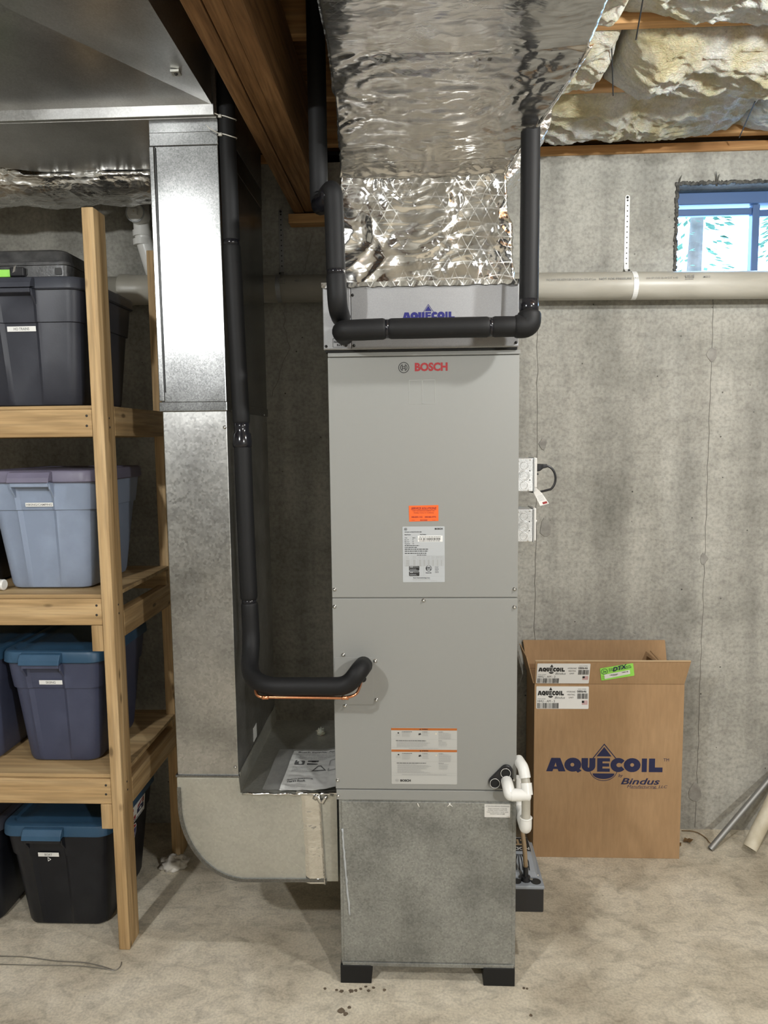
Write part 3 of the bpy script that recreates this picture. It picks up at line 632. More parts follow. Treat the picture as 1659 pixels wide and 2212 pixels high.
B().tube(fillet([(-.268, 2.155, 2.418), (-.240, 2.11, 2.412), (-.226, 2.08, 2.43)], .02), .0275, 16).build('tape', 'tape_black', hr, smooth=True)
sleeve([(-.245, 2.118, 2.428), (-.222, 2.08, 2.44), (-.2195, 2.078, 2.38), (-.2165, 2.074, 2.212)], .027, hr, .03)
B().tube([(-.2165, 2.074, 2.205), (-.2165, 2.074, 2.219)], .0255, 18).build('tape', 'tape_black', hr, smooth=True)
sleeve([(-.2165, 2.074, 2.21), (-.214, 2.074, 2.115), (-.212, 2.158, 2.100)], .0278, hr, .04)
# ================================================================ lettering of the coil maker's logo (picture units, y down)
def earc(cx, cy, rx_, ry_, a0, a1, n=18): return [(cx+rx_*math.cos(R(a0+(a1-a0)*k/n)), cy+ry_*math.sin(R(a0+(a1-a0)*k/n))) for k in range(n+1)]
LOGO = [
    [[(358, 1292), (402, 1165), (480, 1165), (527, 1292), (466, 1292), (458, 1270), (420, 1270), (413, 1292)], [(428, 1246), (450, 1246), (440, 1208)]],
    [earc(590, 1228, 74, 66, 0, 350), earc(586, 1228, 17, 17, 0, 340)], [[(602, 1268), (632, 1252), (668, 1284), (634, 1303)]],
    [[(665, 1165), (722, 1165), (722, 1228)]+earc(727, 1240, 7, 16, 180, 0, 6)+[(734, 1165), (786, 1165), (786, 1236)]+earc(726, 1236, 60, 57, 0, 180)],
    [[(802, 1165), (912, 1165), (912, 1195), (848, 1195), (848, 1213), (906, 1213), (906, 1243), (848, 1243), (848, 1262), (912, 1262), (912, 1292), (802, 1292)]],
    [earc(985, 1228, 68, 66, -38, -322, 26)+earc(992, 1228, 24, 20, 35, 325, 14)],
    [earc(1105, 1228, 73, 66, 0, 350), earc(1105, 1226, 17, 17, 0, 340)],
    [[(1188, 1165), (1232, 1165), (1232, 1292), (1188, 1292)]], [[(1250, 1165), (1302, 1165), (1302, 1248), (1368, 1248), (1368, 1292), (1250, 1292)]],
    [[(860, 1060), (925, 1148), (795, 1148)]], [earc(858, 1308, 95, 52, 0, 180)]]
drop_o = [(860, 1028), (968, 1166), (958, 1166), (860, 1042), (770, 1166), (760, 1166)]
drop_l = earc(858, 1262, 124, 117, 16, 164)+earc(858, 1262, 119, 111, 164, 16)
def logo(pr, x0, x1, ztop, zbot, full=True):
    """AQUECOIL mark: x0..x1 is the word's width, ztop..zbot its cap height"""
    fx = lambda p: (x0+(p[0]-358)/1010*(x1-x0), ztop-(p[1]-1165)/127*(ztop-zbot))
    for sh in LOGO+([[drop_o], [drop_l]] if full else []): pr.poly(*[[fx(p) for p in lp] for lp in sh])
    return fx
# ================================================================ air handler
AX0, AX1, AY, AYB = -.257, .308, 2.180, 2.740
ah = thing('air_handler', 'tall light grey air handler cabinet in the middle of the room', 'air handler', (.025, 2.46, .62))
B().box(AX0+.001, AX1-.001, AY+.006, AYB, .62, 1.996).build('cabinet_shell', 'cabinet_paint', ah, bev=.003)
B().box(AX0, AX1, AY, AY+.02, 1.2665, 1.9895).build('upper_panel', 'cabinet_paint', ah, bev=.002)
B().box(AX0, AX1, AY, AY+.02, .6545, 1.2635).build('lower_panel', 'cabinet_paint', ah, bev=.002)
B().box(AX0+.002, AX1, AY-.002, AY+.02, .620, .6520).build('bottom_rail', 'cabinet_paint', ah, bev=.0015)
B().box(AX0+.001, AX1+.002, AY-.003, AYB, 1.9915, 2.004).build('top_flange', 'cabinet_paint', ah, bev=.0015)
for x, z in ((-.249, 1.292), (.298, 1.292), (.023, 1.2575), (-.250, 1.2385), (.298, 1.2365), (-.250, .683), (.299, .690), (-.249, .633), (-.2255, 1.087), (-.127, 1.068), (-.125, .944), (-.2225, .925)): screw((x, AY, z), (0, -1, 0), .0048, ah, 'chrome', .006)
FR = frame_front(AY-.0002)
def emblem(pr, cx, cz, r):
    pr.circ(cx, cz, r, r*.88, 32); k = r*.66
    for s in (-1, 1):
        pr.poly([(cx+s*k*math.cos(R(a)), cz+k*math.sin(R(a))) for a in range(-62, 63, 12)]+[(cx+s*k*.82*math.cos(R(a)), cz+k*.82*math.sin(R(a))) for a in range(52, -53, -13)])
        pr.rect(cx+s*k*.40-k*.09, cx+s*k*.40+k*.09, cz-k*.86, cz+k*.86)
    pr.rect(cx-k*.42, cx+k*.42, cz+k*.16, cz+k*.34); pr.rect(cx-k*.42, cx+k*.42, cz-k*.34, cz-k*.16)
p = Print(lift(FR, .0006)); emblem(p, -.0315, 1.9575, .0160); p.build('round_emblem', 'print_black', ah)
p = Print(lift(FR, .0006)); p.text('BOSCH', .001, .0975, 1.946, 1.971, .045); p.build('brand_lettering', 'print_red', ah)
# knock-out square under the lettering
b = B()
for x0, x1, z0, z1 in ((-.016, .0225, 1.851, 1.921), (.0235, .061, 1.851, 1.921)):
    for c in ((x0, x1, z1-.0012, z1), (x0, x1, z0, z0+.0006), (x0, x0+.0008, z0, z1), (x1-.0008, x1, z0, z1)): b.box(c[0], c[1], AY-.0008, AY+.002, c[2], c[3])
b.build('knockout_outline', 'label_grey', ah)
# orange service sticker
st = slab(FR, [(-.019, 1.4995), (.069, 1.501), (.069, 1.549), (-.020, 1.5475)], .0006).build('service_sticker', 'sticker_orange', ah)
p = Print(lift(FR, .0010)); p.text('SERVICE SOLUTIONS', -.013, .063, 1.536, 1.543, .03, .25); p.rect(-.013, .063, 1.5338, 1.5343)
p.text('FUEL / GAS HEATING COMPANY, INC', -.008, .058, 1.5300, 1.5330, .01); p.text('Plumbing  Heating  Air Conditioning', -.005, .055, 1.5240, 1.5275, .01)
p.text('508-839-1122', -.012, .021, 1.511, 1.5155, .03); p.text('508-865-9772', .028, .062, 1.511, 1.5155, .03)
p.lines(.014, .036, 1.5055, 2, .0022, .0016, 4, .1); p.lines(-.012, .0, 1.5045, 1, .003, .001, 5); p.lines(.05, .063, 1.5045, 1, .003, .001, 6)
stuff(p, 'sticker_print', 'print_maroon', st)
# silver rating plate
rp = slab(FR, rrect(-.0395, .0875, 1.314, 1.4845, .002, 2), .0006).build('rating_plate', 'label_silver', ah)
f2 = lift(FR, .0010); p = Print(f2); emblem(p, -.030, 1.4765, .0045); p.text('BOSCH', .058, .0815, 1.4745, 1.480, .045)
p.text('Air Handler Unit Model: BVA-36WN1-M20', -.033, .018, 1.4665, 1.4695, .02); p.text('Model Number', -.033, -.014, 1.4585, 1.4615, .02); p.text('Serial Number', .013, .032, 1.459, 1.462, .02)
for i, (a, c) in enumerate((('Volts', '208/230'), ('Motor HP', '1/2'), ('Motor FLA', '4.0'), ('Phase/Hertz', '1/60'))):
    z = 1.4515-.006*i; w = .0015*len(a); p.text(a, -.033, -.033+w, z-.0028, z, .01); p.text(c, -.010, -.010+.0013*len(c), z-.0028, z, .01)
p.lines(-.033, .018, 1.4275, 2, .0055, .0020, 11, .35); p.lines(-.033, .046, 1.4165, 2, .0060, .0021, 12, .2); p.lines(-.033, .033, 1.4040, 1, .006, .0021, 13, .05); p.lines(.004, .033, 1.3985, 1, .006, .0020, 14, .05)
p.text('ETL', .0310, .0470, 1.352, 1.3605, .04); p.circ(.039, 1.3565, .0092, .0078); p.text('Intertek', .030, .048, 1.3415, 1.3448, .03); p.lines(.058, .071, 1.362, 6, .0035, .0016, 16, .4)
p.text('Bosch Thermotechnology Corp.', -.008, .043, 1.3255, 1.3290, .03)
stuff(p, 'plate_print', 'print_black', rp)
p = Print(f2)
for z in (1.3955, 1.3835, 1.3795, 1.3755, 1.3715, 1.3675, 1.3645): p.rect(-.0345, .0845, z, z+.0003)
for x in (-.0345, -.014, .006, .020, .0325, .047, .0605, .0735, .0842): p.rect(x, x+.0003, 1.3645, 1.3955)
p.rect(.0240, .0243, 1.333, 1.3645); p.rect(-.0345, .0845, 1.3325, 1.3328); p.lines(-.010, .047, 1.3225, 1, .004, .0016, 17, .1); p.lines(.045, .065, 1.3185, 1, .004, .0012, 18)
for k in range(8):
    for j in range(5): p.rect((-.030, -.008, .010, .023, .036, .050, .064, .076)[k], (-.019, -.001, .016, .029, .042, .055, .068, .080)[k], 1.3822-.004*j-.0018, 1.3822-.004*j)
    p.lines((-.031, -.010, .008, .0215, .034, .0485, .062, .0745)[k], (-.018, .004, .0185, .031, .045, .059, .072, .083)[k], 1.3935, 3, .003, .0012, 30+k)
p.lines(-.033, .030, 1.3642, 1, .003, .001, 19); stuff(p, 'plate_table', 'print_faint', rp)
slab(lift(FR, .0006), [(.0065, 1.438), (.0815, 1.438), (.0815, 1.4565), (.0065, 1.4565)], .0004).build('barcode_patch', 'label_white', rp)
p = Print(lift(FR, .0014)); p.barcode(.010, .077, 1.4435, 1.4495, 34, 5); p.lines(.011, .076, 1.4535, 1, .003, .0016, 21, .05); p.lines(.011, .076, 1.4418, 1, .003, .0016, 22, .05); stuff(p, 'barcode', 'print_black', rp)
p = Print(lift(FR, .0010))
for z in (1.3495, 1.3330): p.poly(rrect(-.0205, .0105, z, z+.0145, .0025, 3))
p.build('rating_badge', 'print_black', rp)
p = Print(lift(FR, .0013))
for z in (1.3495, 1.3330): p.rect(-.018, -.008, z+.0100, z+.0125); p.lines(-.006, .008, z+.0120, 1, .003, .0018, 23, 0); p.lines(-.018, .005, z+.006, 2, .003, .001, 24)
stuff(p, 'badge_print', 'label_silver', rp)
# warning label
wl = slab(FR, rrect(-.0805, .1240, .6725, .8545, .003, 2), .0006).build('warning_label', 'label_grey', ah)
p = Print(lift(FR, .0009)); p.rect(-.0805, .1238, .8470, .8542); p.rect(-.0800, .1238, .7775, .7845); p.build('orange_band', 'bar_orange', wl)
p = Print(lift(FR, .0012))
def tri(cx, cz, s): p.poly([(cx-s, cz-s*.8), (cx+s, cz-s*.8), (cx, cz+s)])
for zb, word in ((.8506, 'WARNING'), (.7810, 'ATTENTION')):
    tri(.010, zb, .0023); p.text(word, .0145, .0335 if word[0] == 'W' else .0345, zb-.0017, zb+.0018, .03)
for zb in (.842, .772):
    p.lines(-.047, -.014, zb+.0012, 1, .003, .0016, 41, .05); p.lines(.016, .034, zb+.0012, 1, .003, .0016, 42, .05); p.lines(.067, .081, zb+.0012, 1, .003, .0016, 43, .05)
    p.circ(-.058, zb-.0035, .0028, 0, 12, .0022); p.poly([(.0045, zb-.0095), (.0060, zb-.0030), (.0080, zb-.0055), (.0100, zb-.0025), (.0125, zb-.0070), (.0115, zb-.0105), (.0095, zb-.0080), (.0075, zb-.0105)])
p.text('BOSCH', -.053, -.0205, .6805, .6880, .045); p.lines(-.066, .030, .8145, 1, .003, .0016, 44, .05); p.lines(.067, .078, .8145, 1, .003, .0016, 45, .05); p.lines(-.064, .032, .7420, 1, .003, .0016, 46, .05); p.lines(.067, .083, .7420, 1, .003, .0016, 47, .05)
stuff(p, 'label_print', 'print_black', wl)
p = Print(lift(FR, .0012)); emblem(p, -.0635, .6845, .0052)
for zb, n in ((.842, 5), (.772, 6)):
    p.lines(-.047, -.018, zb-.0025, n, .0031, .0012, 50, .3); p.lines(.016, .040, zb-.0025, n-1, .0031, .0012, 51, .3); p.lines(.067, .110, zb-.0025, n+2, .0031, .0012, 52, .25)
    p.lines(-.066, -.051, zb-.008, 3, .0025, .0008, 58, .1)
p.lines(-.063, .042, .8105, 6, .0031, .0012, 53, .25); p.lines(.067, .096, .8105, 5, .0031, .0012, 54, .2); p.lines(-.025, .066, .7890, 1, .003, .0014, 55, .03); p.lines(-.062, .045, .7380, 10, .0030, .0012, 56, .45); p.lines(.068, .099, .7380, 6, .0031, .0012, 57, .2); p.lines(-.048, .092, .7047, 1, .003, .0014, 59, .02)
for z in (.8185, .7915, .7460, .7085, .7010): p.rect(-.080, .1235, z, z+.0004)
stuff(p, 'fine_print', 'print_faint', wl)
for z in (.842, .772): p = Print(lift(FR, .0012)); tri(.059, z-.005, .0034); p.build('caution_triangle', 'pvc_old', wl)
# service plate behind the line entry
b = B().prism([(x, AY, z) for x, z in rrect(-.2535, -.134, .929, 1.080, .004, 2)], (0, -.0018, 0)); b.build('entry_plate', 'cabinet_paint', ah, bev=.0008)
B().disc((-.166, AY-.0018, 1.012), (0, -1, 0), .011, .003).build('line_grommet', 'rubber_black', ah)
# drain ports
def hull(cs, n=10):
    pts = []
    for (cx, cz, r_) in cs: pts += [(cx+r_*math.cos(2*math.pi*k/24), cz+r_*math.sin(2*math.pi*k/24)) for k in range(24)]
    pts = sorted(set(pts)); lo = []; hi = []
    for src, h in ((pts, lo), (pts[::-1], hi)):
        for q in src:
            while len(h) > 1 and (h[-1][0]-h[-2][0])*(q[1]-h[-2][1])-(h[-1][1]-h[-2][1])*(q[0]-h[-2][0]) <= 0: h.pop()
            h.append(q)
    return lo[:-1]+hi[:-1]
dp = B().prism([(x, AY+.001, z) for x, z in hull([(.2760, .7215, .0185), (.2400, .6840, .0185), (.2760, .6790, .0185)])], (0, -.010, 0)).build('drain_port_plate', 'plastic_black', ah, bev=.003)
for x, z in ((.273, .7155), (.240, .6825)):
    B().ring((x, AY-.010, z), (0, 1, 0), .0150, .0022, 28).build('port_ring', 'plastic_black', dp, smooth=True)
    B().ring((x, AY-.0125, z), (0, 1, 0), .0150, .0007, 28, 6).build('port_rim', 'tie_white', dp, smooth=True)
    B().disc((x, AY-.009, z), (0, -1, 0), .0125, .002).build('port_plug', 'rubber_black', dp)
# ================================================================ coil cabinet
CY = 2.158
co = thing('coil_cabinet', 'low silver heating coil cabinet sitting on top of the air handler', 'coil cabinet', (.02, 2.45, 2.006))
B().box(-.266, .302, CY+.004, 2.745, 2.010, 2.194).build('cabinet_shell', 'coil_steel', co, bev=.002)
B().box(-.2645, -.185, CY, CY+.02, 2.012, 2.192).build('side_panel', 'coil_steel', co, bev=.0015)
B().box(-.1835, .3015, CY, CY+.02, 2.012, 2.192).build('front_panel', 'coil_steel', co, bev=.0015)
B().box(-.262, .300, CY+.012, 2.74, 2.0042, 2.010).build('gasket', 'rubber_black', co)
for x, z in ((-.200, 2.163), (-.178, 2.165), (-.258, 2.020), (-.1985, 2.023), (-.176, 2.021), (.2945, 2.022)): screw((x, CY, z), (0, -1, 0), .0034, co, 'screw_dark', .004)
FC = frame_front(CY-.0002)
p = Print(lift(FC, .0006)); fx = logo(p, -.034, .1175, 2.1130, 2.0920); p.text('by Bindus Manufacturing, LLC', .03, .13, 2.078, 2.085, .01, .2); p.build('maker_logo', 'print_brand_blue', co)
for z0, lines_ in ((2.098, ('Hot Water', 'Out')), (2.0165, ('Hot Water', 'In'))):
    p = Print(lift(FC, .0006)); w, h = .0385, .026
    p.poly(rrect(-.2385, -.2385+w+.002, z0, z0+h, .002, 2), rrect(-.2375, -.2385+w+.001, z0+.001, z0+h-.001, .002, 2)); p.text(lines_[0], -.235, -.203, z0+.013, z0+.019, .04); p.text(lines_[1], -.226, -.212, z0+.004, z0+.010, .04); p.build('port_label', 'print_black', co)
# ================================================================ filter base
ba = thing('filter_base', 'dull grey galvanised base box under the air handler on four black feet', 'base cabinet', (.03, 2.46, 0))
B().box(-.249, .309, AY+.004, AYB, .060, .6190).build('base_shell', 'galvanised_dull', ba, bev=.003)
B().box(-.240, .297, AY+.001, AY+.01, .073, .6130).build('front_door', 'galvanised_dull', ba, bev=.002)
B().box(-.245, .304, AY-.001, AY+.006, .058, .070).build('bottom_lip', 'galvanised_dull', ba, bev=.001)
for x0, x1 in ((-.252, -.152), (.207, .307)):
    for y0, y1 in ((AY-.004, AY+.085), (AYB-.09, AYB)): B().box(x0, x1, y0, y1, 0, .0605).build('foot', 'rubber_black', ba, bev=.002)
sl = slab(frame_front(AY+.0008), [(.2095, .5660), (.2895, .5655), (.290, .6085), (.2095, .6085)], .0006).build('service_note', 'plastic_cream', ba)
p = Print(lift(frame_front(AY+.0008), .0009)); p.text('ATTENTION SERVICE TECHNICIAN', .2125, .2865, .6010, .6045, .02); p.rect(.2125, .2865, .5995, .6)
for i, s_ in enumerate(('WHEN CHANGING AC/HEATER', 'FILTERS, ALSO CLEAN THE', 'TANK, THE CHECK VALVE, AND', 'THE BOTTOM OF PUMP')):
    w = .0031*len(s_)*.42; p.text(s_, .2495-w, .2495+w, .5920-.0056*i, .5955-.0056*i, .012)
p.lines(.278, .287, .570, 1, .003, .001, 61); stuff(p, 'note_print', 'print_grey', sl)
b = B(); rn = random.Random(8); P = [(-.238+.019*(i/22)**1.2+rn.uniform(-.001, .001), AY-.0003, .522-.29*i/22) for i in range(23)]
b.tube(P, [.0022+.0018*rn.random() for _ in P], 7).build('sealant_drip', 'label_silver', ba, smooth=True)
b = B()
for x, z, dx in ((.0, .610, .006), (.098, .612, .012), (.103, .612, -.010)): b.tube([(x, AY-.001, z), (x+dx*.4, AY-.006, z-.004), (x+dx, AY-.005, z-.010)], [.0012, .0018, .0006], 6)
b.build('sealant_thread', 'tie_white', ba)
# ================================================================ condensate drain
cn = thing('condensate_drain', 'white plastic drain pipe with elbows on the lower right of the air handler', 'drain pipe', (.32, 2.14, .58))
def fit(path, r_, mat='pvc_white', rad=.02, name='fitting'):
    return B().tube(fillet(path, rad, 7), r_, 18).build(name, mat, cn, auto=50)
fit([(.2765, 2.172, .689), (.2765, 2.135, .689), (.2795, 2.118, .6715), (.289, 2.118, .6715)], .0178, rad=.022, name='elbow')
fit([(.2835, 2.118, .6715), (.3125, 2.118, .6715)], .0188, name='coupling')
fit([(.309, 2.118, .6715), (.337, 2.118, .6715)], .0175, name='tee'); B().dome((.336, 2.118, .6715), (1, 0, 0), .0175, .008).build('tee_cap', 'pvc_white', cn, smooth=True)
fit([(.332, 2.118, .672), (.3305, 2.132, .703)], .0172, name='tee_branch'); fit([(.3305, 2.130, .698), (.3275, 2.142, .722)], .0138, 'pvc_ivory', name='pipe'); fit([(.3285, 2.138, .715), (.3245, 2.152, .742), (.316, 2.20, .744)], .0172, rad=.02, name='elbow')
fit([(.3285, 2.118, .665), (.3285, 2.118, .592)], .0135, 'pvc_ivory', name='pipe'); fit([(.3285, 2.118, .600), (.3285, 2.118, .562), (.3285, 2.21, .560)], .0180, rad=.022, name='elbow'); B().ring((.3285, 2.118, .600), (0, 0, 1), .0180, .0016).build('hub_rim', 'pvc_white', cn, smooth=True)
fit([(.3285, 2.20, .560), (.3255, 2.26, .562), (.3245, 2.26, .66)], .0135, rad=.02, name='pipe')
# ================================================================ condensate pump
pu = thing('condensate_pump', 'grey and black condensate pump mounted low beside the base box', 'pump', (.36, 2.42, .2))
B().box(.3125, .4085, 2.245, 2.50, .206, .2880).build('tank', 'plastic_black', pu, bev=.004)
b = B().prism([(x, 2.242, z) for x, z in ((.312, .2870), (.4105, .2870), (.4105, .2985), (.312, .2985))], (0, .262, 0)); b.build('tank_lid', 'pump_grey', pu, bev=.003)
def hs(y, hw_, z1, ch): return [(.312, y, .297), (.312, y, z1), (.312+hw_-ch, y, z1), (.312+hw_, y, z1-ch*1.4), (.312+hw_, y, .297)]
B().loft([hs(2.290, .083, .300, .001), hs(2.298, .085, .312, .008), hs(2.345, .087, .343, .016), hs(2.356, .087, .349, .018), hs(2.445, .086, .349, .018), hs(2.465, .084, .30, .002)]).build('motor_housing', 'pump_grey', pu, bev=.004)
B().box(.3125, .384, 2.360, 2.440, .346, .3508).build('label_panel', 'print_black', pu, bev=.001)
fl = (Vector((0, 0, .3512)), Vector((1, 0, 0)), Vector((0, 1, 0))); p = Print(fl); p.text('MODEL', .306, .380, 2.364, 2.380, .0, 0, 0, True); p.build('panel_lettering', 'label_white', pu)
p = Print(fl); p.text('LT', .335, .375, 2.392, 2.428, .05, 0, 0, True); p.build('panel_lettering', 'hose_tan', pu)
sd = Vector((0, .0565, .057)).normalized()
for k in range(6):   # vent ribs on the sloping face
    x = .318+.0105*k; b = B(); b.tube(fillet([(x, 2.303, .3155), (x, 2.330, .3335), (.344+(x-.344)*.45, 2.347, .3450)], .008), .0018, 6); b.build('vent_slot', 'print_black', pu)
B().disc((.386, 2.268, .2985), (0, 0, 1), .0165, .0012, 24).build('inlet_hole', 'print_black', pu); B().disc((.324, 2.268, .2985), (0, 0, 1), .0150, .0012, 24).build('inlet_hole', 'print_black', pu)
B().tube([(.354, 2.275, .298), (.354, 2.275, .312), (.354, 2.275, .314), (.354, 2.275, .345)], [.016, .015, .0085, .0085], 14).build('check_valve', 'plastic_black', pu, auto=40)
B().tube([(.354, 2.275, .306), (.376, 2.268, .305)], .0035, 8).build('valve_clip', 'chrome', pu); screw((.398, 2.30, .2985), (0, 0, 1), .0035, pu)
tag(B().tube(fillet([(.354, 2.275, .330), (.352, 2.285, .40), (.338, 2.33, .52), (.326, 2.42, .64), (.324, 2.50, .80)], .08), .0075, 12).build('discharge_hose', 'hose_tan', smooth=True), 'tan vinyl discharge hose rising from the condensate pump', 'hose')
# ================================================================ electrical boxes on the right side
def ebox(name, label, zc, y0, plate_mat):
    e = thing(name, label, 'electrical box', (.335, y0+.05, zc-.052), 'electrical boxes on the air handler side'); x0, x1 = AX1+.001, AX1+.0525
    B().box(x0, x1, y0, y0+.102, zc-.051, zc+.051).build('box', 'box_steel', e, bev=.003); b = B()
    for dz, rs in ((.029, (.0112,)), (-.001, (.0122, .0158)), (-.031, (.0112,))):
        for r_ in rs: B().ring((x0+.0235, y0, zc+dz), (0, 1, 0), r_, .0009, 26, 6).build('knockout', 'box_steel', e, smooth=True)
    for dz in (.013, -.0155): B().disc((x0+.0405, y0+.0003, zc+dz), (0, -1, 0), .0019, .0006, 10).build('hole', 'print_black', e)
    for dx, dz in ((.006, .042), (.041, .0455), (.004, -.042), (.036, -.047)): B().disc((x0+dx, y0+.0002, zc+dz), (0, -1, 0), .0026, .0007, 10).build('dimple', 'chrome', e)
    B().box(x1, x1+.0035, y0-.002, y0+.104, zc-.052, zc+.053).build('raised_cover', 'steel_strap', e, bev=.0012); return e, x1
e1, x1 = ebox('outlet_box', 'upper steel electrical box with cream receptacle and black plug', 1.634, 2.235, '')
B().box(x1+.0035, x1+.0125, 2.243, 2.323, 1.594, 1.686).build('receptacle', 'plastic_cream', e1, bev=.003)
e2, x2 = ebox('switch_box', 'lower steel electrical box with pale switch plate', 1.478, 2.235, '')
B().box(x2+.0035, x2+.0105, 2.240, 2.330, 1.430, 1.532).build('switch_plate', 'plastic_cream', e2, bev=.003); B().dome((x2+.0105, 2.285, 1.487), (1, 0, 0), .006, .010).build('toggle', 'label_white', e2, smooth=True)
cdw = thing('power_cord', 'black power cord looping out of the upper electrical box', 'cord', (.39, 2.28, 1.57)); xp = x1+.0125
B().loft([[(xp, 2.27+a, 1.655+c) for a, c in rrect(-.012, .012, -.012, .011, .004, 3)], [(xp+.012, 2.27+a, 1.6555+c) for a, c in rrect(-.012, .012, -.011, .011, .004, 3)], [(xp+.022, 2.27+a, 1.659+c) for a, c in rrect(-.008, .008, -.007, .007, .003, 3)], [(xp+.034, 2.27+a, 1.660+c) for a, c in rrect(-.0055, .0055, -.0055, .0055, .003, 3)]]).build('plug', 'plastic_black', cdw, smooth=False)
B().box(xp, xp+.008, 2.263, 2.277, 1.632, 1.638).build('ground_pin_cover', 'plastic_black', cdw, bev=.002)
cp = [(xp+.03+.031*math.sin(a), 2.27, 1.6205+.0395*math.cos(a)) for a in [math.pi*k/22*1.0 for k in range(19)]]; cp = [(xp+.02, 2.27, 1.660)]+cp+[(xp+.012, 2.272, 1.5785), (xp-.010, 2.276, 1.5800), (xp-.045, 2.29, 1.588), (xp-.055, 2.31, 1.60)]
B().tube(cp, .0036, 12).build('cord', 'plastic_black', cdw, smooth=True)
ct = (Vector((xp+.015, 2.266, 1.565)), Vector((.93, 0, .25)).normalized(), Vector((-.38, 0, .92)).normalized())
tg = slab(ct, [(-.012, -.028), (.016, -.028), (.008, .010), (-.004, .034), (-.016, .034)], .0005).build('warning_tag', 'plastic_cream', cdw); p = Print(lift(ct, .0009)); p.lines(-.010, .009, .004, 6, .0032, .0011, 71, .1); p.lines(-.013, -.004, .030, 3, .004, .0011, 72, .1); stuff(p, 'tag_print', 'print_faint', tg); p = Print(lift(ct, .0009)); p.rect(-.002, .012, -.0255, -.0185); p.build('tag_bar', 'print_maroon', tg)
# ================================================================ cardboard box
cb = thing('cardboard_box', 'open brown cardboard carton with blue printed logo standing by the wall', 'box', (.77, 3.0, 0))
bx0, bx1, by0, by1, bz = .481, 1.084, 2.905, 3.112, .745; tk = .005
for n_, a in (('front_wall', (bx0, bx1, by0, by0+tk)), ('back_wall', (bx0, bx1, by1-tk, by1)), ('side_wall', (bx0, bx0+tk, by0+tk, by1-tk)), ('side_wall', (bx1-tk, bx1, by0+tk, by1-tk))): B().box(*a, .0, bz).build(n_, 'cardboard', cb, bev=.0012)
B().box(bx0+tk, bx1-tk, by0+tk, by1-tk, .001, .006).build('bottom', 'cardboard', cb)
def flap(n_, a, b_, c, d, nrm): 
    o_ = B().prism([a, b_, c, d], nrm).build(n_, 'cardboard', cb, bev=.001); return o_
flap('front_flap', (bx0+.001, by0, bz+.001), (bx1-.001, by0, bz+.001), (bx1+.012, by0-.030, bz+.106), (bx0-.002, by0-.030, bz+.106), (0, .005, .0015))
flap('back_flap', (bx0, by1-.004, bz+.001), (bx1, by1-.004, bz+.001), (bx1-.008, by1+.012, bz+.122), (bx0-.016, by1+.012, bz+.122), (0, .0045, 0))
flap('side_flap', (bx0, by0+.006, bz+.001), (bx0, by1-.008, bz+.001), (bx0-.030, by1-.008, bz+.112), (bx0-.030, by0+.006, bz+.112), (-.0045, 0, 0))
flap('side_flap', (bx1-.004, by0+.008, bz+.001), (bx1-.004, by1-.010, bz+.001), (bx1-.085, by1-.030, bz+.085), (bx1-.085, by0+.03, bz+.075), (.002, 0, .0045))
B().box(bx0-.003, bx1+.010, by0-.0325, by0-.0245, bz+.1055, bz+.109).build('flap_edge', 'cardboard_edge', cb)
fb = frame_front(by0-.0004); p = Print(fb); fx = logo(p, .532, 1.005, .4325, .3745)
for s_, a, b_, t0, t1, sh, bd in (('by', 988, 1028, 1312, 1347, .25, .01), ('Bindus', 1010, 1348, 1350, 1410, .28, .02), ('Manufacturing, LLC', 1065, 1415, 1415, 1450, .28, 0), ('TM', 1374, 1422, 1163, 1190, 0, 0)):
    q0 = fx((a, t1)); q1 = fx((b_, t0)); p.text(s_, q0[0], q1[0], q0[1], q1[1], bd, sh)
q0 = fx((1090, 1449)); q1 = fx((1340, 1447)); p.rect(q0[0], q1[0], q0[1], q1[1]); p.build('printed_logo', 'print_navy', cb)
def ship_label(fr, x0, z0, parent, name):
    w, h = .212, .0945; l_ = slab(fr, rrect(x0, x0+w, z0, z0+h, .003, 2), .0006).build(name, 'label_white', parent); g_ = lift(fr, .0010)
    X = lambda u: x0+w*u; Z = lambda v: z0+h*(1-v)
    p = Print(g_); logo(p, X(.025), X(.525), Z(.20), Z(.40), False); p.text('Bindus', X(.35), X(.55), Z(.55), Z(.45), .0, .35); p.text('MODEL NUMBER', X(.025), X(.18), Z(.57), Z(.54), 0); p.text('HHU - AM - 3', X(.025), X(.355), Z(.71), Z(.605), 0)
    for i, s_ in enumerate(('HYDRONIC', 'HEATING', 'UNIT')): ww = (.085, .07, .045)[i]; p.text(s_, X(.665-ww), X(.665+ww), Z(.27+.13*i), Z(.20+.13*i), .0)
    p.text('SERIAL NUMBER', X(.79), X(.95), Z(.13), Z(.10), 0); p.text('088646', X(.775), X(.955), Z(.27), Z(.17), .02); p.barcode(X(.78), X(.985), Z(.55), Z(.31), 17, 8); p.barcode(X(.02), X(.43), Z(.98), Z(.74), 30, 9); p.rect(X(.87), X(.915), Z(.73), Z(.63)); stuff(p, 'label_print', 'print_black', l_)
    p = Print(g_); [p.rect(X(.87 if k > 3 else .915), X(.98), Z(.64+.028*k), Z(.625+.028*k)) for k in range(7)]; stuff(p, 'flag_stripes', 'flag_red', l_)
ship_label(frame_front(by0-.0002), .4885, .6415, cb, 'shipping_label')
fs = (Vector((bx0, by0-.0006, bz)), Vector((1, 0, 0)), Vector((0, -.030, .105)).normalized()); ship_label(fs, .006, .0045, cb, 'shipping_label')
gf = lift(fs, .0004); gc = math.cos(R(11)); gs = math.sin(R(11)); gfr = (gf[0]+gf[1]*.327+gf[2]*.060, gf[1]*gc+gf[2]*gs, gf[2]*gc-gf[1]*gs)
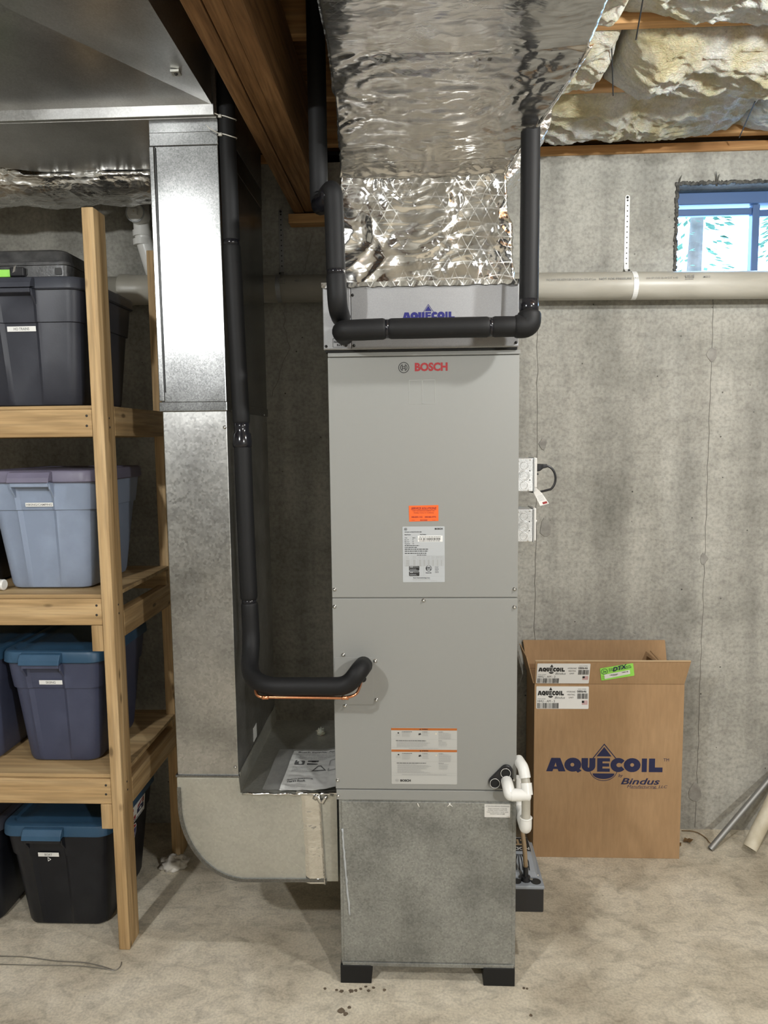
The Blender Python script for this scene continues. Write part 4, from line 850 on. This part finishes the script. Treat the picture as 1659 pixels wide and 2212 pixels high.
gt = slab(gfr, rrect(-.066, .066, -.030, .030, .004, 3), .0006).build('green_tag', 'tag_green', cb); p = Print(lift(gfr, .0010)); p.circ(-.050, .012, .0135, .0115, 24); p.text('2w', -.058, -.041, .006, .018, .01, .3); p.text('DTX', -.018, .042, .008, .028, .03, .35, .12); p.lines(-.032, .060, .022, 3, .005, .0022, 81, .1); p.lines(-.062, -.050, -.010, 3, .008, .002, 82, .1); p.build('tag_lettering', 'print_navy', gt)
slab(lift(gfr, .0006), [(-.052, -.024), (.050, -.018), (.050, .001), (-.052, -.003)], .0003).build('tag_patch', 'label_white', gt); p = Print(lift(gfr, .0016)); p.barcode(-.030, .002, -.012, -.007, 14, 4); p.barcode(.018, .044, -.007, -.003, 10, 6); p.lines(-.02, .0, -.014, 1, .003, .0012, 83); stuff(p, 'tag_print', 'print_black', gt)
# ================================================================ timber storage rack
RX0, RX1, RY0, RY1 = -1.035, -.997, 2.307, 2.86
rk = thing('storage_rack', 'pine two-by-four storage rack with plywood shelves at the left', 'shelf rack', (-1.5, 2.6, 0))
B().box(RX0, RX1, RY0, RY0+.089, 0, 2.478).build('post', 'pine_z', rk, bev=.003)
B().box(RX0, RX1, RY1, RY1+.089, 0, 2.485).build('post', 'pine_z', rk, bev=.003)
XE = -2.6
for x in (XE, ):
    B().box(x-.038, x, RY0, RY0+.089, 0, 2.478).build('post', 'pine_z', rk, bev=.003); B().box(x-.038, x, RY1, RY1+.089, 0, 2.478).build('post', 'pine_z', rk, bev=.003)
for z0, z1, dk, sz in ((1.766, 1.854, 1.866, None), (1.146, 1.234, 1.248, 1.086), (.527, .615, .629, .491)):
    fr_ = B().box(XE, RX0-.0005, RY0+.002, RY0+.040, z0, z1).build('front_rail', 'pine_x', rk, bev=.003); B().box(XE, RX0-.0005, RY1+.045, RY1+.085, z0, z1).build('back_rail', 'pine_x', rk, bev=.003)
    B().box(XE, RX1-.001, RY0+.014 if sz else RY0+.006, RY1+.06, z1+.0005, dk).build('shelf_deck', 'plywood', rk, bev=.0015) if not sz else B().prism([(XE, RY0+.012, z1+.0005), (RX0-.0005, RY0+.012, z1+.0005), (RX0-.0005, RY0+.0905, z1+.0005), (RX1-.002, RY0+.0905, z1+.0005), (RX1-.002, RY1-.0005, z1+.0005), (XE, RY1-.0005, z1+.0005)], (0, 0, dk-z1-.0005)).build('shelf_deck', 'plywood', rk, bev=.0015)
    if sz:
        B().box(RX0-.0, RX1-.0, RY0+.0895, RY1-.0005, sz, sz+.089).build('side_rail', 'pine_y', rk, bev=.003); B().box(RX0-.0385, RX0-.0008, RY0+.001, RY0+.03, z0-.088, z0-.0005).build('support_block', 'pine_z', rk, bev=.002)
        B().box(RX0-.05, RX1-.002, RY1-.03, RY1-.001, z0+.02, z1-.001).build('cleat', 'pine_x', rk, bev=.002)
    else: B().box(RX0, RX1, RY0+.0895, RY1-.0005, z0+.002, z1+.008).build('side_rail', 'pine_y', rk, bev=.003)
    screw((RX0-.017, RY0+.002, z0+.067), (0, -1, 0), .0032, rk, 'screw_dark', .0015); screw((RX0-.018, RY0+.002, z0+.035), (0, -1, 0), .0032, rk, 'screw_dark', .0015)
    for dy in (.03, .03): pass
    screw((RX1, RY0+.045, z0+.06), (1, 0, 0), .003, rk, 'screw_dark', .0012); screw((RX1, RY0+.047, z0+.03), (1, 0, 0), .003, rk, 'screw_dark', .0012)
# ================================================================ lidded storage totes
def tote(label, xt0, xt1, y0, y1, z0, z1, inset_, body, lid, text=None, tx=None, band=.78, hc=None, lidh=.036, flatlid=True, group='lidded storage totes'):
    t_ = thing('storage_tote', label, 'storage bin', ((xt0+xt1)/2, (y0+y1)/2, z0), group); H = z1-z0; xc = (xt0+xt1)/2; hc = xc if hc is None else hc
    def ring(z, grow, rad, panel):
        k = (z-z0)/H; d = inset_*(1-k); X0, X1, Y0, Y1 = xt0+d-grow, xt1-d+grow, y0+d-grow, y1-d+grow; pts = []
        segs = ((X1-rad, Y1-rad, 0), (X0+rad, Y1-rad, 90), (X0+rad, Y0+rad, 180), (X1-rad, Y0+rad, 270)); n = 6
        cor = [[(cx+rad*math.cos(R(a+90*q/n)), cy+rad*math.sin(R(a+90*q/n))) for q in range(n+1)] for cx, cy, a in segs]
        pts += cor[0]+cor[1]+cor[2]
        pw = .066-.012*(1-k); cx = hc+(xc-hc)*(1-k)*.3
        for x, o in ((cx-pw-.012, 0), (cx-pw-.003, panel), (cx-pw+.006, -panel*.3), (cx-pw+.010, -panel), (cx+pw-.010, -panel), (cx+pw-.006, -panel*.3), (cx+pw+.003, panel), (cx+pw+.012, 0)): pts.append((x, Y0-o))
        pts += cor[3]; return [(p_[0], p_[1], z) for p_ in pts]
    zb = z0+H*band
    B().loft([ring(z0, -.016, .035, 0), ring(z0+.006, -.004, .042, .0), ring(z0+.02, 0, .045, .004), ring(z0+H*.4, 0, .045, .005), ring(zb-.002, 0, .045, .005), ring(zb, .006, .048, .0045), ring(zb+H*.08, .0065, .048, .004), ring(z1-.004, .0065, .048, .004), ring(z1, .004, .046, 0)]).build('body', body, t_, auto=32)
    L = lambda z, g_, rad: [(p_[0], p_[1], z) for p_ in rrect(xt0-g_, xt1+g_, y0-g_, y1+g_, rad, 7)]
    zt = z1+lidh
    ld = B().loft([L(z1-.006, .012, .05), L(z1-.002, .017, .054), L(zt-.010, .015, .053), L(zt-.003, .011, .05), L(zt, .004, .045), L(zt-.001, -.012, .04), L(zt-.009, -.018, .036), L(zt-.009, -.045, .03), L(zt-.002, -.060, .03), L(zt-.002, -.10, .02)]).build('lid', lid, t_, auto=35)
    hw_ = .070; yf = y0-.017
    B().loft([[(hc-hw_, yf+.002, z1+.002), (hc+hw_, yf+.002, z1+.002), (hc+hw_, yf+.002, zt-.003), (hc-hw_, yf+.002, zt-.003)], [(hc-hw_, yf-.016, z1+.000), (hc+hw_, yf-.016, z1+.000), (hc+hw_, yf-.012, zt-.006), (hc-hw_, yf-.012, zt-.006)], [(hc-hw_, yf-.028, z1-.004), (hc+hw_, yf-.028, z1-.004), (hc+hw_, yf-.024, z1+.012), (hc-hw_, yf-.024, z1+.012)]]).build('lid_grip', lid, ld, bev=.002)
    B().prism([(hc-hw_+.006, yf+.020, z1-.002), (hc-hw_+.006, yf-.020, z1-.004), (hc-hw_+.006, yf-.018, z1-.018), (hc-hw_+.006, yf+.02, z1-.022)], (2*hw_-.012, 0, 0)).build('handle', body, t_, bev=.002)
    for s in (-1, 1): x = hc+s*(hw_-.008); B().prism([(x, yf+.022, z1-.004), (x, yf-.016, z1-.006), (x, yf-.010, z1-.026), (x, yf+.014, z1-.056), (x, yf+.022, z1-.056)], (s*.007, 0, 0)).build('handle_bracket', body, t_, bev=.0015)
    if text:
        k = (tx[2]-z0)/H; yl = y0+inset_*(1-k)+.004; fr_ = (Vector((0, yl, 0)), Vector((1, 0, 0)), Vector((0, -inset_/H, 1)).normalized()); zz = tx[2]; o_ = Vector((0, 0, 0))
        yl -= .0075 if zz+tx[3] > zb else 0; fr_ = (Vector((0, yl-.0032, zz)), Vector((1, 0, 0)), fr_[2]); s_ = slab(fr_, [(tx[0], -tx[3]/2), (tx[1], -tx[3]/2), (tx[1], tx[3]/2), (tx[0], tx[3]/2)], .0008).build('name_label', 'label_white', t_)
        p = Print(lift(fr_, .0013)); w = (tx[1]-tx[0])*tx[4]/2; c_ = (tx[0]+tx[1])/2; p.text(text, c_-w, c_+w, -tx[3]*.27, tx[3]*.27, .015); p.build('label_lettering', 'print_grey', s_)
    return t_
tote('charcoal tote with charcoal lid on the top shelf, labelled HO TRAINS', -1.475, -1.080, 2.365, 2.80, 1.868, 2.246, .030, 'bin_charcoal', 'lid_charcoal', 'HO TRAINS', (-1.332, -1.236, 2.120, .0165, .54), .72, -1.29)
t2 = tote('pale blue-grey tote with mauve lid on the middle shelf, labelled HIKING/CAMPING', -1.440, -1.072, 2.365, 2.79, 1.249, 1.622, .040, 'bin_bluegrey', 'lid_mauve', 'HIKING/CAMPING', (-1.302, -1.208, 1.543, .0135, .93), .74, -1.268)
tote('navy tote with blue lid on the lower shelf, labelled SKIING', -1.410, -1.082, 2.372, 2.80, .630, 1.006, .036, 'bin_navy', 'lid_blue', 'SKIING', (-1.295, -1.214, .930, .0155, .42), .74, -1.272)
t4 = tote('black tote with blue lid on the floor, labelled BOAT', -1.462, -1.092, 2.392, 2.83, .0, .372, .036, 'bin_black', 'lid_blue', 'BOAT', (-1.348, -1.273, .293, .0155, .36), .78, -1.312)
tote('dark navy tote at the left frame edge on the lower shelf', -1.90, -1.452, 2.372, 2.80, .630, 1.006, .03, 'bin_navy', 'lid_blue')
tote('black tote at the left frame edge on the floor', -1.93, -1.50, 2.40, 2.83, 0, .372, .03, 'bin_black', 'lid_charcoal')
tote('dark tote at the left frame edge on the middle shelf', -1.92, -1.478, 2.45, 2.80, 1.249, 1.56, .03, 'bin_black', 'lid_charcoal')
tag(B().tube([(-1.49, 2.40, 1.268), (-1.405, 2.385, 1.268), (-1.403, 2.385, 1.268)], [.0185, .0185, .015], 18).build('white_pipe_piece', 'pvc_white', auto=40), 'short white plastic pipe lying on the middle shelf beside the pale tote', 'pipe')
# stickers on the BOAT tote's right side
sx = -1.092-.006
def side_frame(z): return (Vector((sx+.0075, 0, 0)), Vector((0, 1, 0)), Vector((-.036/.372*-1, 0, 1)).normalized())
sfr = (Vector((-1.1055, 0, 0)), Vector((0, 1, 0)), Vector((.036/.372, 0, 1)).normalized()); sfl = (Vector((-1.092-.036+.0012, 0, 0)), sfr[1], sfr[2]); sfr = (Vector((-1.092-.036+.0082, 0, 0)), sfr[1], sfr[2])
s1 = slab(sfr, [(2.50, .292), (2.725, .292), (2.725, .358), (2.50, .358)], .0012).build('campaign_sticker', 'paper_white', t4)
p = Print(lift(sfr, .0018)); p.text('s', 2.585, 2.602, .322, .338, .04); p.text('nas', 2.555, 2.635, .303, .319, .04); p.text('ra', 2.575, 2.610, .341, .355, .04); p.build('sticker_lettering', 'print_red', s1)
p = Print(lift(sfr, .0018)); p.poly([(2.645, .312), (2.712, .312), (2.712, .330), (2.68, .336), (2.645, .330)]); p.lines(2.56, 2.71, .300, 1, .004, .004, 91, .02); stuff(p, 'sticker_print', 'print_navy', s1)
p = Print(lift(sfr, .0018)); p.poly([(2.648, .333), (2.672, .339), (2.700, .354), (2.690, .354), (2.650, .345)]); p.poly([(2.695, .335), (2.711, .334), (2.711, .355), (2.700, .355)]); p.build('sticker_stripes', 'print_maroon', s1)
p = Print(lift(sfr, .0022)); star = [(2.678+(.017 if k % 2 == 0 else .007)*math.sin(k*math.pi/5), .322+(.0085 if k % 2 == 0 else .0035)*math.cos(k*math.pi/5)) for k in range(10)]; p.poly(star); p.build('sticker_star', 'paper_white', s1)
sh = [(2.535, .255), (2.545, .268), (2.575, .273), (2.605, .268), (2.635, .273), (2.66, .268), (2.668, .255), (2.664, .225), (2.645, .195), (2.605, .175), (2.562, .195), (2.540, .225)]
sfr = sfl
s2 = slab(sfr, sh, .0010).build('shield_sticker', 'paper_white', t4); ins = lambda f_: [(2.603+(a-2.603)*f_, .226+(b_-.226)*f_) for a, b_ in sh]
p = Print(lift(sfr, .0014)); p.poly([q for q in ins(.93) if q[1] < .253]+[]); p.build('shield_field', 'shield_blue', s2); p = Print(lift(sfr, .0014)); p.poly([(2.543, .256), (2.547, .2655), (2.575, .2705), (2.605, .2655), (2.635, .2705), (2.657, .2655), (2.661, .256)]); p.build('shield_top', 'print_red', s2)
p = Print(lift(sfr, .0019)); p.text('413', 2.562, 2.650, .202, .240, .01); p.build('shield_number', 'paper_white', s2)
p = Print((Vector((0, 2.392+.036*.30-.002, 0)), Vector((1, 0, 0)), Vector((0, 0, 1)))); p.poly([(-1.318, .262), (-1.306, .270), (-1.319, .279)], [(-1.3165, .266), (-1.3095, .270), (-1.3175, .2755)]); p.build('small_mark', 'label_white', t4)
# ================================================================ black tool case on the top tote
tc = thing('tool_case', 'black plastic tool case lying on top of the HO TRAINS tote', 'tool case', (-1.4, 2.55, 2.274)); q0, q1, w0, w1 = -1.545, -1.125, 2.395, 2.72; zc = 2.2826
LR = lambda z, g_, rad: [(p_[0], p_[1], z) for p_ in rrect(q0+g_, q1-g_, w0+g_, w1-g_, rad, 5)]
B().loft([LR(zc, .008, .02), LR(zc+.004, .002, .024), LR(zc+.042, 0, .026)]).build('lower_shell', 'case_black', tc, auto=35)
B().loft([LR(zc+.044, 0, .026), LR(zc+.054, .001, .026), LR(zc+.058, .012, .03), LR(zc+.092, .020, .035), LR(zc+.100, .034, .035), LR(zc+.098, .06, .03)]).build('upper_shell', 'case_black', tc, auto=30)
for x in (-1.160, -1.275): B().prism([(a, w0-.0012, b_) for a, b_ in rrect(x-.012, x+.011, zc+.012, zc+.034, .003, 2)], (0, .004, 0)).build('slot', 'print_black', tc)
B().box(-1.315, -1.268, w0-.016, w0-.001, zc+.006, zc+.036).build('latch', 'plastic_black', tc, bev=.004); B().prism([(-1.298, w0-.016, zc+.036), (-1.290, w0-.016, zc+.040), (-1.296, w0-.016, zc+.020), (-1.304, w0-.016, zc+.016)], (0, -.003, 0)).build('latch_edge', 'chrome', tc)
B().box(-1.40, -1.317, w0-.010, w0-.001, zc+.006, zc+.030).build('green_strip', 'tag_green', tc, bev=.002)
# ================================================================ drain pipe along the wall
dr = thing('drain_pipe', 'long ivory plastic drain pipe strapped along the concrete wall', 'pipe', (.1, 3.04, 2.3)); PZ = lambda x: 2.372-.0115*(x+.9)
DR = .0545; DYc = 3.052
B().tube([(x, DYc, PZ(x)) for x in (-3.2, -1.16)], DR, 32).build('pipe', 'pvc_ivory', dr, smooth=True); B().tube([(x, DYc, PZ(x)) for x in (-1.02, XR-.02)], DR, 32).build('pipe', 'pvc_ivory', dr, smooth=True)
B().tube([(x, DYc, PZ(x)) for x in (-1.215, -1.213, -1.175, -1.165, -1.06, -1.052, -.98, -.978)], [.058, .0635, .0635, .060, .060, .0635, .0635, .058], 32).build('tee_fitting', 'pvc_ivory', dr, auto=40); B().ring((-1.058, DYc, PZ(-1.06)), (1, 0, 0), .0635, .003, 32).build('hub_rim', 'strap_grey', dr, smooth=True)
riser = fillet([(-1.075, 3.06, 2.43), (-1.100, 3.06, 2.52), (-1.118, 3.05, 2.60), (-1.118, 3.05, 2.78)], .05)
B().tube(riser, .0325, 20).build('riser', 'pvc_white', dr, smooth=True)
for z in (2.565, 2.600): B().tube([(-1.117, 3.05, z-.012), (-1.118, 3.05, z+.012)], .0365, 20).build('riser_hub', 'pvc_white', dr, auto=40)
B().tube([(-1.118, 3.05, 2.665), (-1.118, 2.985, 2.665)], .038, 22).build('cleanout_branch', 'pvc_white', dr, auto=40); B().ring((-1.118, 2.984, 2.665), (0, 1, 0), .036, .003, 26).build('cleanout_rim', 'label_silver', dr, smooth=True)
B().disc((-1.118, 2.986, 2.665), (0, -1, 0), .033, .004, 24).build('cleanout_plug', 'pvc_white', dr); B().box(-1.131, -1.105, 2.968, 2.983, 2.652, 2.678).build('plug_square', 'pvc_white', dr, bev=.002); B().disc((-1.118, 2.968, 2.666), (0, -1, 0), .003, .001).build('plug_dimple', 'pvc_old', dr)
for x0 in (.528, -.93+.0):
    p = Print(frame_front(DYc-DR-.0006)); zc_ = PZ(x0)+.0145
    if x0 > 0:
        p.text('PVC-DWV PIPE ASTM F-891-04 NSF-Dwv SDR-47 Core', x0, x0+.195, zc_-.0045, zc_+.0045, 0); p.text('NOT FOR PRESSURE', x0+.208, x0+.335, zc_-.0042, zc_+.0042, .01); p.text('CP-22', x0+.343, x0+.361, zc_-.004, zc_+.004, 0); p.text('03A 07:13:05 25-04 EXT 9-10', x0+.392, x0+.515, zc_-.0045, zc_+.0035, 0); p.barcode(x0+.545, x0+.580, zc_-.003, zc_+.010, 9, 5); p.lines(x0+.543, x0+.578, zc_-.006, 1, .004, .003, 92, .1); p.text('MSB D', x0+.615, x0+.640, zc_-.003, zc_+.0045, .01)
    else: p.text('25-04 EXT 9-10', -.642, -.590, zc_-.006, zc_+.002, 0); p.barcode(-.548, -.518, zc_-.004, zc_+.009, 8, 5); p.lines(-.55, -.52, zc_-.007, 1, .004, .003, 92, .1); p.text('MSB D', -.480, -.455, zc_-.003, zc_+.0045, .01)
    p.build('pipe_print', 'print_grey', dr)
def strap(x, ztop, mat, label):
    s_ = thing('pipe_strap', label, 'strap', (x, 3.1, 2.3)); pz = PZ(x); wrap = [(0.0135-.004*math.cos(0), 0)]; P = [(DYc+(DR+.0012)*math.sin(a), pz+(DR+.0012)*math.cos(a)) for a in [-R(180)*k/20-R(-25) for k in range(24)]]
    P = [(WY-.003, ztop), (WY-.0025, pz+.115), (WY-.006, pz+.085), (DYc+.045, pz+.062), (DYc+.022, pz+DR-.002)]+[(DYc-(DR+.0013)*math.sin(a), pz+(DR+.0013)*math.cos(a)) for a in [R(-18+198*k/22) for k in range(23)]]
    def wd(i): return .0095
    B().loft([[(x-wd(i)+.006*(i/27), a-.0006, b_), (x+wd(i)+.006*(i/27), a-.0006, b_), (x+wd(i)+.006*(i/27), a+.0006, b_), (x-wd(i)+.006*(i/27), a+.0006, b_)] for i, (a, b_) in enumerate(P)]).build('band', mat, s_)
    B().prism([(x+.0095*math.cos(R(a)), WY-.0035, ztop+.0095*math.sin(R(a))) for a in range(0, 181, 20)], (0, .001, 0)).build('band_end', mat, s_)
    n_ = int((ztop-pz-.11)/.021)
    for k in range(n_+1): B().disc((x+.0005, WY-.0040, ztop-.012-.021*k), (0, -1, 0), .0027 if k else .0038, .0006, 10).build('hole', 'print_black', s_)
    screw((x, WY-.004, ztop), (0, -1, 0), .004, s_, 'screw_dark', .002); screw((x, DYc+.04, pz+.07), (0, -1, .3), .004, s_, 'screw_dark', .002)
strap(.878, 2.722, 'label_white', 'bright punched metal strap holding the drain pipe left of the window'); strap(-.556, 2.700, 'strap_grey', 'dim grey punched strap holding the drain pipe between ducts')  # right strap: strong light on grey steel painted in as white
# ================================================================ odds and ends
def lean(name, label, p0, p1, r_, ri, mat):
    a = Vector(p0); d = (Vector(p1)-a).normalized(); e = Vector(p1); tag(B().tube([a+d*.03, a, a, a+d*.12], [ri, ri, r_, r_], 20, False).tube([a+d*.12, e], r_, 20, False).build(name, mat, auto=40, fix=False), label, 'pipe')
lean('metal_conduit', 'thin grey metal conduit leaning against the wall at lower right', (1.236, 2.970, .006), (1.600, 3.122, .32), .0125, .0095, 'conduit_grey')
lean('plastic_pipe_offcut', 'thick ivory plastic pipe offcut leaning at the right edge', (1.392, 2.955, .022), (1.62, 3.075, .36), .0285, .025, 'pvc_old')
b = B(); rn = random.Random(21)
def blob(u, v): a = 2*math.pi*u; h = math.pi*v; r_ = 1+.45*fr4(math.cos(a)*math.sin(h), math.sin(a)*math.sin(h), math.cos(h), 2.2, 4); return (-1.005+.052*r_*math.cos(a)*math.sin(h), 2.795+.04*r_*math.sin(a)*math.sin(h), max(.0005, .016+.032*r_*math.cos(h)))
tag(B().grid(blob, 40, 20).build('rag', 'rag', smooth=True), 'small crumpled pale rag on the floor behind the rack', 'rag')
wp = [(-1.45, 2.262, .003), (-1.35, 2.262, .004), (-1.22, 2.243, .003), (-1.12, 2.238, .006), (-1.04, 2.218, .004), (-1.005, 2.205, .003), (-.995, 2.225, .003), (-1.0, 2.245, .004)]
tag(B().tube(fillet(wp, .04), .0016, 6).tube(fillet([(-1.46, 2.225, .003), (-1.3, 2.222, .004), (-1.15, 2.226, .003), (-1.06, 2.215, .004), (-1.01, 2.206, .003)], .05), .0014, 6).build('loose_wire', 'wire_steel', smooth=True), 'thin loose wire lying on the floor below the BOAT tote', 'wire')
for x, y, s_, lb in ((1.165, 3.03, .022, 'dry brown leaf on the floor between the carton and the conduit'), (1.11, 3.00, .016, 'tiny leaf scrap on the floor right beside the carton')):
    rn = random.Random(int(x*100)); b = B(); m_ = 9; pts = [(x+s_*rn.uniform(.5, 1.1)*math.cos(k*2*math.pi/m_), y+s_*.8*rn.uniform(.5, 1.1)*math.sin(k*2*math.pi/m_), .004+.012*rn.random()) for k in range(m_)]
    b.add(pts+[(x, y, .003)]+[(p_[0], p_[1], p_[2]+.0015) for p_ in pts]+[(x, y, .0045)], [(m_, k, (k+1) % m_) for k in range(m_)]+[(2*m_+1, m_+1+(k+1) % m_, m_+1+k) for k in range(m_)]+[(k, m_+1+k, m_+1+(k+1) % m_, (k+1) % m_) for k in range(m_)]); tag(b.build('dry_leaf', 'dry_leaf'), lb, 'leaf')
tag(B().tube(fillet([(1.17, 3.118, .004), (1.23, 3.112, .006), (1.255, 3.06, .004), (1.25, 3.02, .008), (1.262, 3.005, .004)], .03), .002, 6).build('dry_twig', 'dry_leaf', smooth=True), 'thin dry twig on the floor behind the leaning conduit', 'twig')
def fluff(u, v): a = 2*math.pi*u; h = math.pi*v; r_ = 1+.6*fr4(math.cos(a)*math.sin(h), math.sin(a)*math.sin(h), math.cos(h), 3, 4); return (-.375+.014*r_*math.cos(a)*math.sin(h), 2.72+.013*r_*math.sin(a)*math.sin(h), max(.6035, .612+.016*r_*math.cos(h)))
tag(B().grid(fluff, 26, 14).build('fibreglass_tuft', 'fibreglass', smooth=True), 'small yellow tuft of fibreglass on top of the duct elbow', 'insulation')
# paper leaflet in a clear bag on the elbow
pp = thing('bagged_leaflet', 'printed leaflet in a clear plastic bag lying on the duct elbow', 'leaflet', (-.36, 2.40, .605)); LX0, LX1, LY0, LY1 = -.452, -.264, 2.256, 2.556
hz_ = lambda x, y: .609+.010*max(0, fr4(x, y, 3, 9, 3))+.035*max(0, (x+.36)/.1)**2*(1 if x > -.36 else 0)*.5+.004*abs(nz(x, y, 5, 30))
b = B(); b.grid(lambda u, v: (LX0+(LX1-LX0)*u-.0*v, LY0+(LY1-LY0)*v, hz_(LX0+(LX1-LX0)*u, LY0+(LY1-LY0)*v)), 44, 60); k = len(b.v); b.v += [(a[0], a[1], a[2]-.0012) for a in b.v[:]]; b.f += [tuple(i+k for i in reversed(f)) for f in b.f[:]]; b.build('leaflet', 'paper_white', pp, smooth=True, fix=False)
b = B(); b.grid(lambda u, v: (LX0-.055+(LX1-LX0+.055)*u, LY0-.004+(LY1-LY0+.012)*v, (hz_(LX0-.055+(LX1-LX0+.055)*u, LY0+(LY1-LY0)*v)+.0025)), 30, 40); b.build('bag', 'bag_film', pp, smooth=True, fix=False)
class Drape(Print):
    def mesh(s, name='mesh', fix=False):
        s.v = [(a[0], a[1], hz_(a[0], a[1])+.0012) for a in s.v]; return super().mesh(name)
top_fr = (Vector((0, 0, 0)), Vector((1, 0, 0)), Vector((0, 1, 0))); p = Drape(top_fr); U = lambda u: LX0+(LX1-LX0)*u; V = lambda v: LY0+(LY1-LY0)*v
p.text('Bosch EasyAir App', U(.10), U(.86), V(.925), V(.965), .03); p.text('Before Everything.', U(.08), U(.55), V(.215), V(.255), .04); p.text("There's Bosch.", U(.08), U(.42), V(.165), V(.205), .04)
p.poly([(U(a), V(c)) for a, c in rrect(.10, .29, .61, .72, .02, 2)], [(U(a), V(c)) for a, c in rrect(.175, .245, .635, .69, .02, 2)]); p.poly([(U(a), V(c)) for a, c in rrect(.34, .55, .675, .715, .01, 2)]); p.poly([(U(a), V(c)) for a, c in rrect(.34, .54, .615, .65, .01, 2)])
tr_ = [(.46, .44), (.74, .44), (.62, .575), (.56, .575)]; p.poly([(U(a), V(c)) for a, c in tr_], [(U(.60+(a-.60)*.68), V(.495+(c-.495)*.62)) for a, c in tr_]); stuff(p, 'leaflet_print', 'print_black', pp)
p = Drape(top_fr); p.lines(U(.08), U(.95), V(.89), 3, (LY1-LY0)*.035, .003, 101, .2); p.lines(U(.08), U(.8), V(.79), 2, (LY1-LY0)*.03, .0025, 102, .3); p.lines(U(.09), U(.50), V(.56), 6, (LY1-LY0)*.025, .0022, 103, .3); p.lines(U(.08), U(.33), V(.36), 3, (LY1-LY0)*.03, .0022, 104, .2); p.lines(U(.08), U(.48), V(.13), 4, (LY1-LY0)*.025, .0018, 105, .4)
p.poly([(U(a), V(c)) for a, c in rrect(.76, .97, .42, .72, .03, 3)], [(U(a), V(c)) for a, c in rrect(.785, .945, .45, .69, .02, 3)]); stuff(p, 'leaflet_fine_print', 'print_faint', pp)
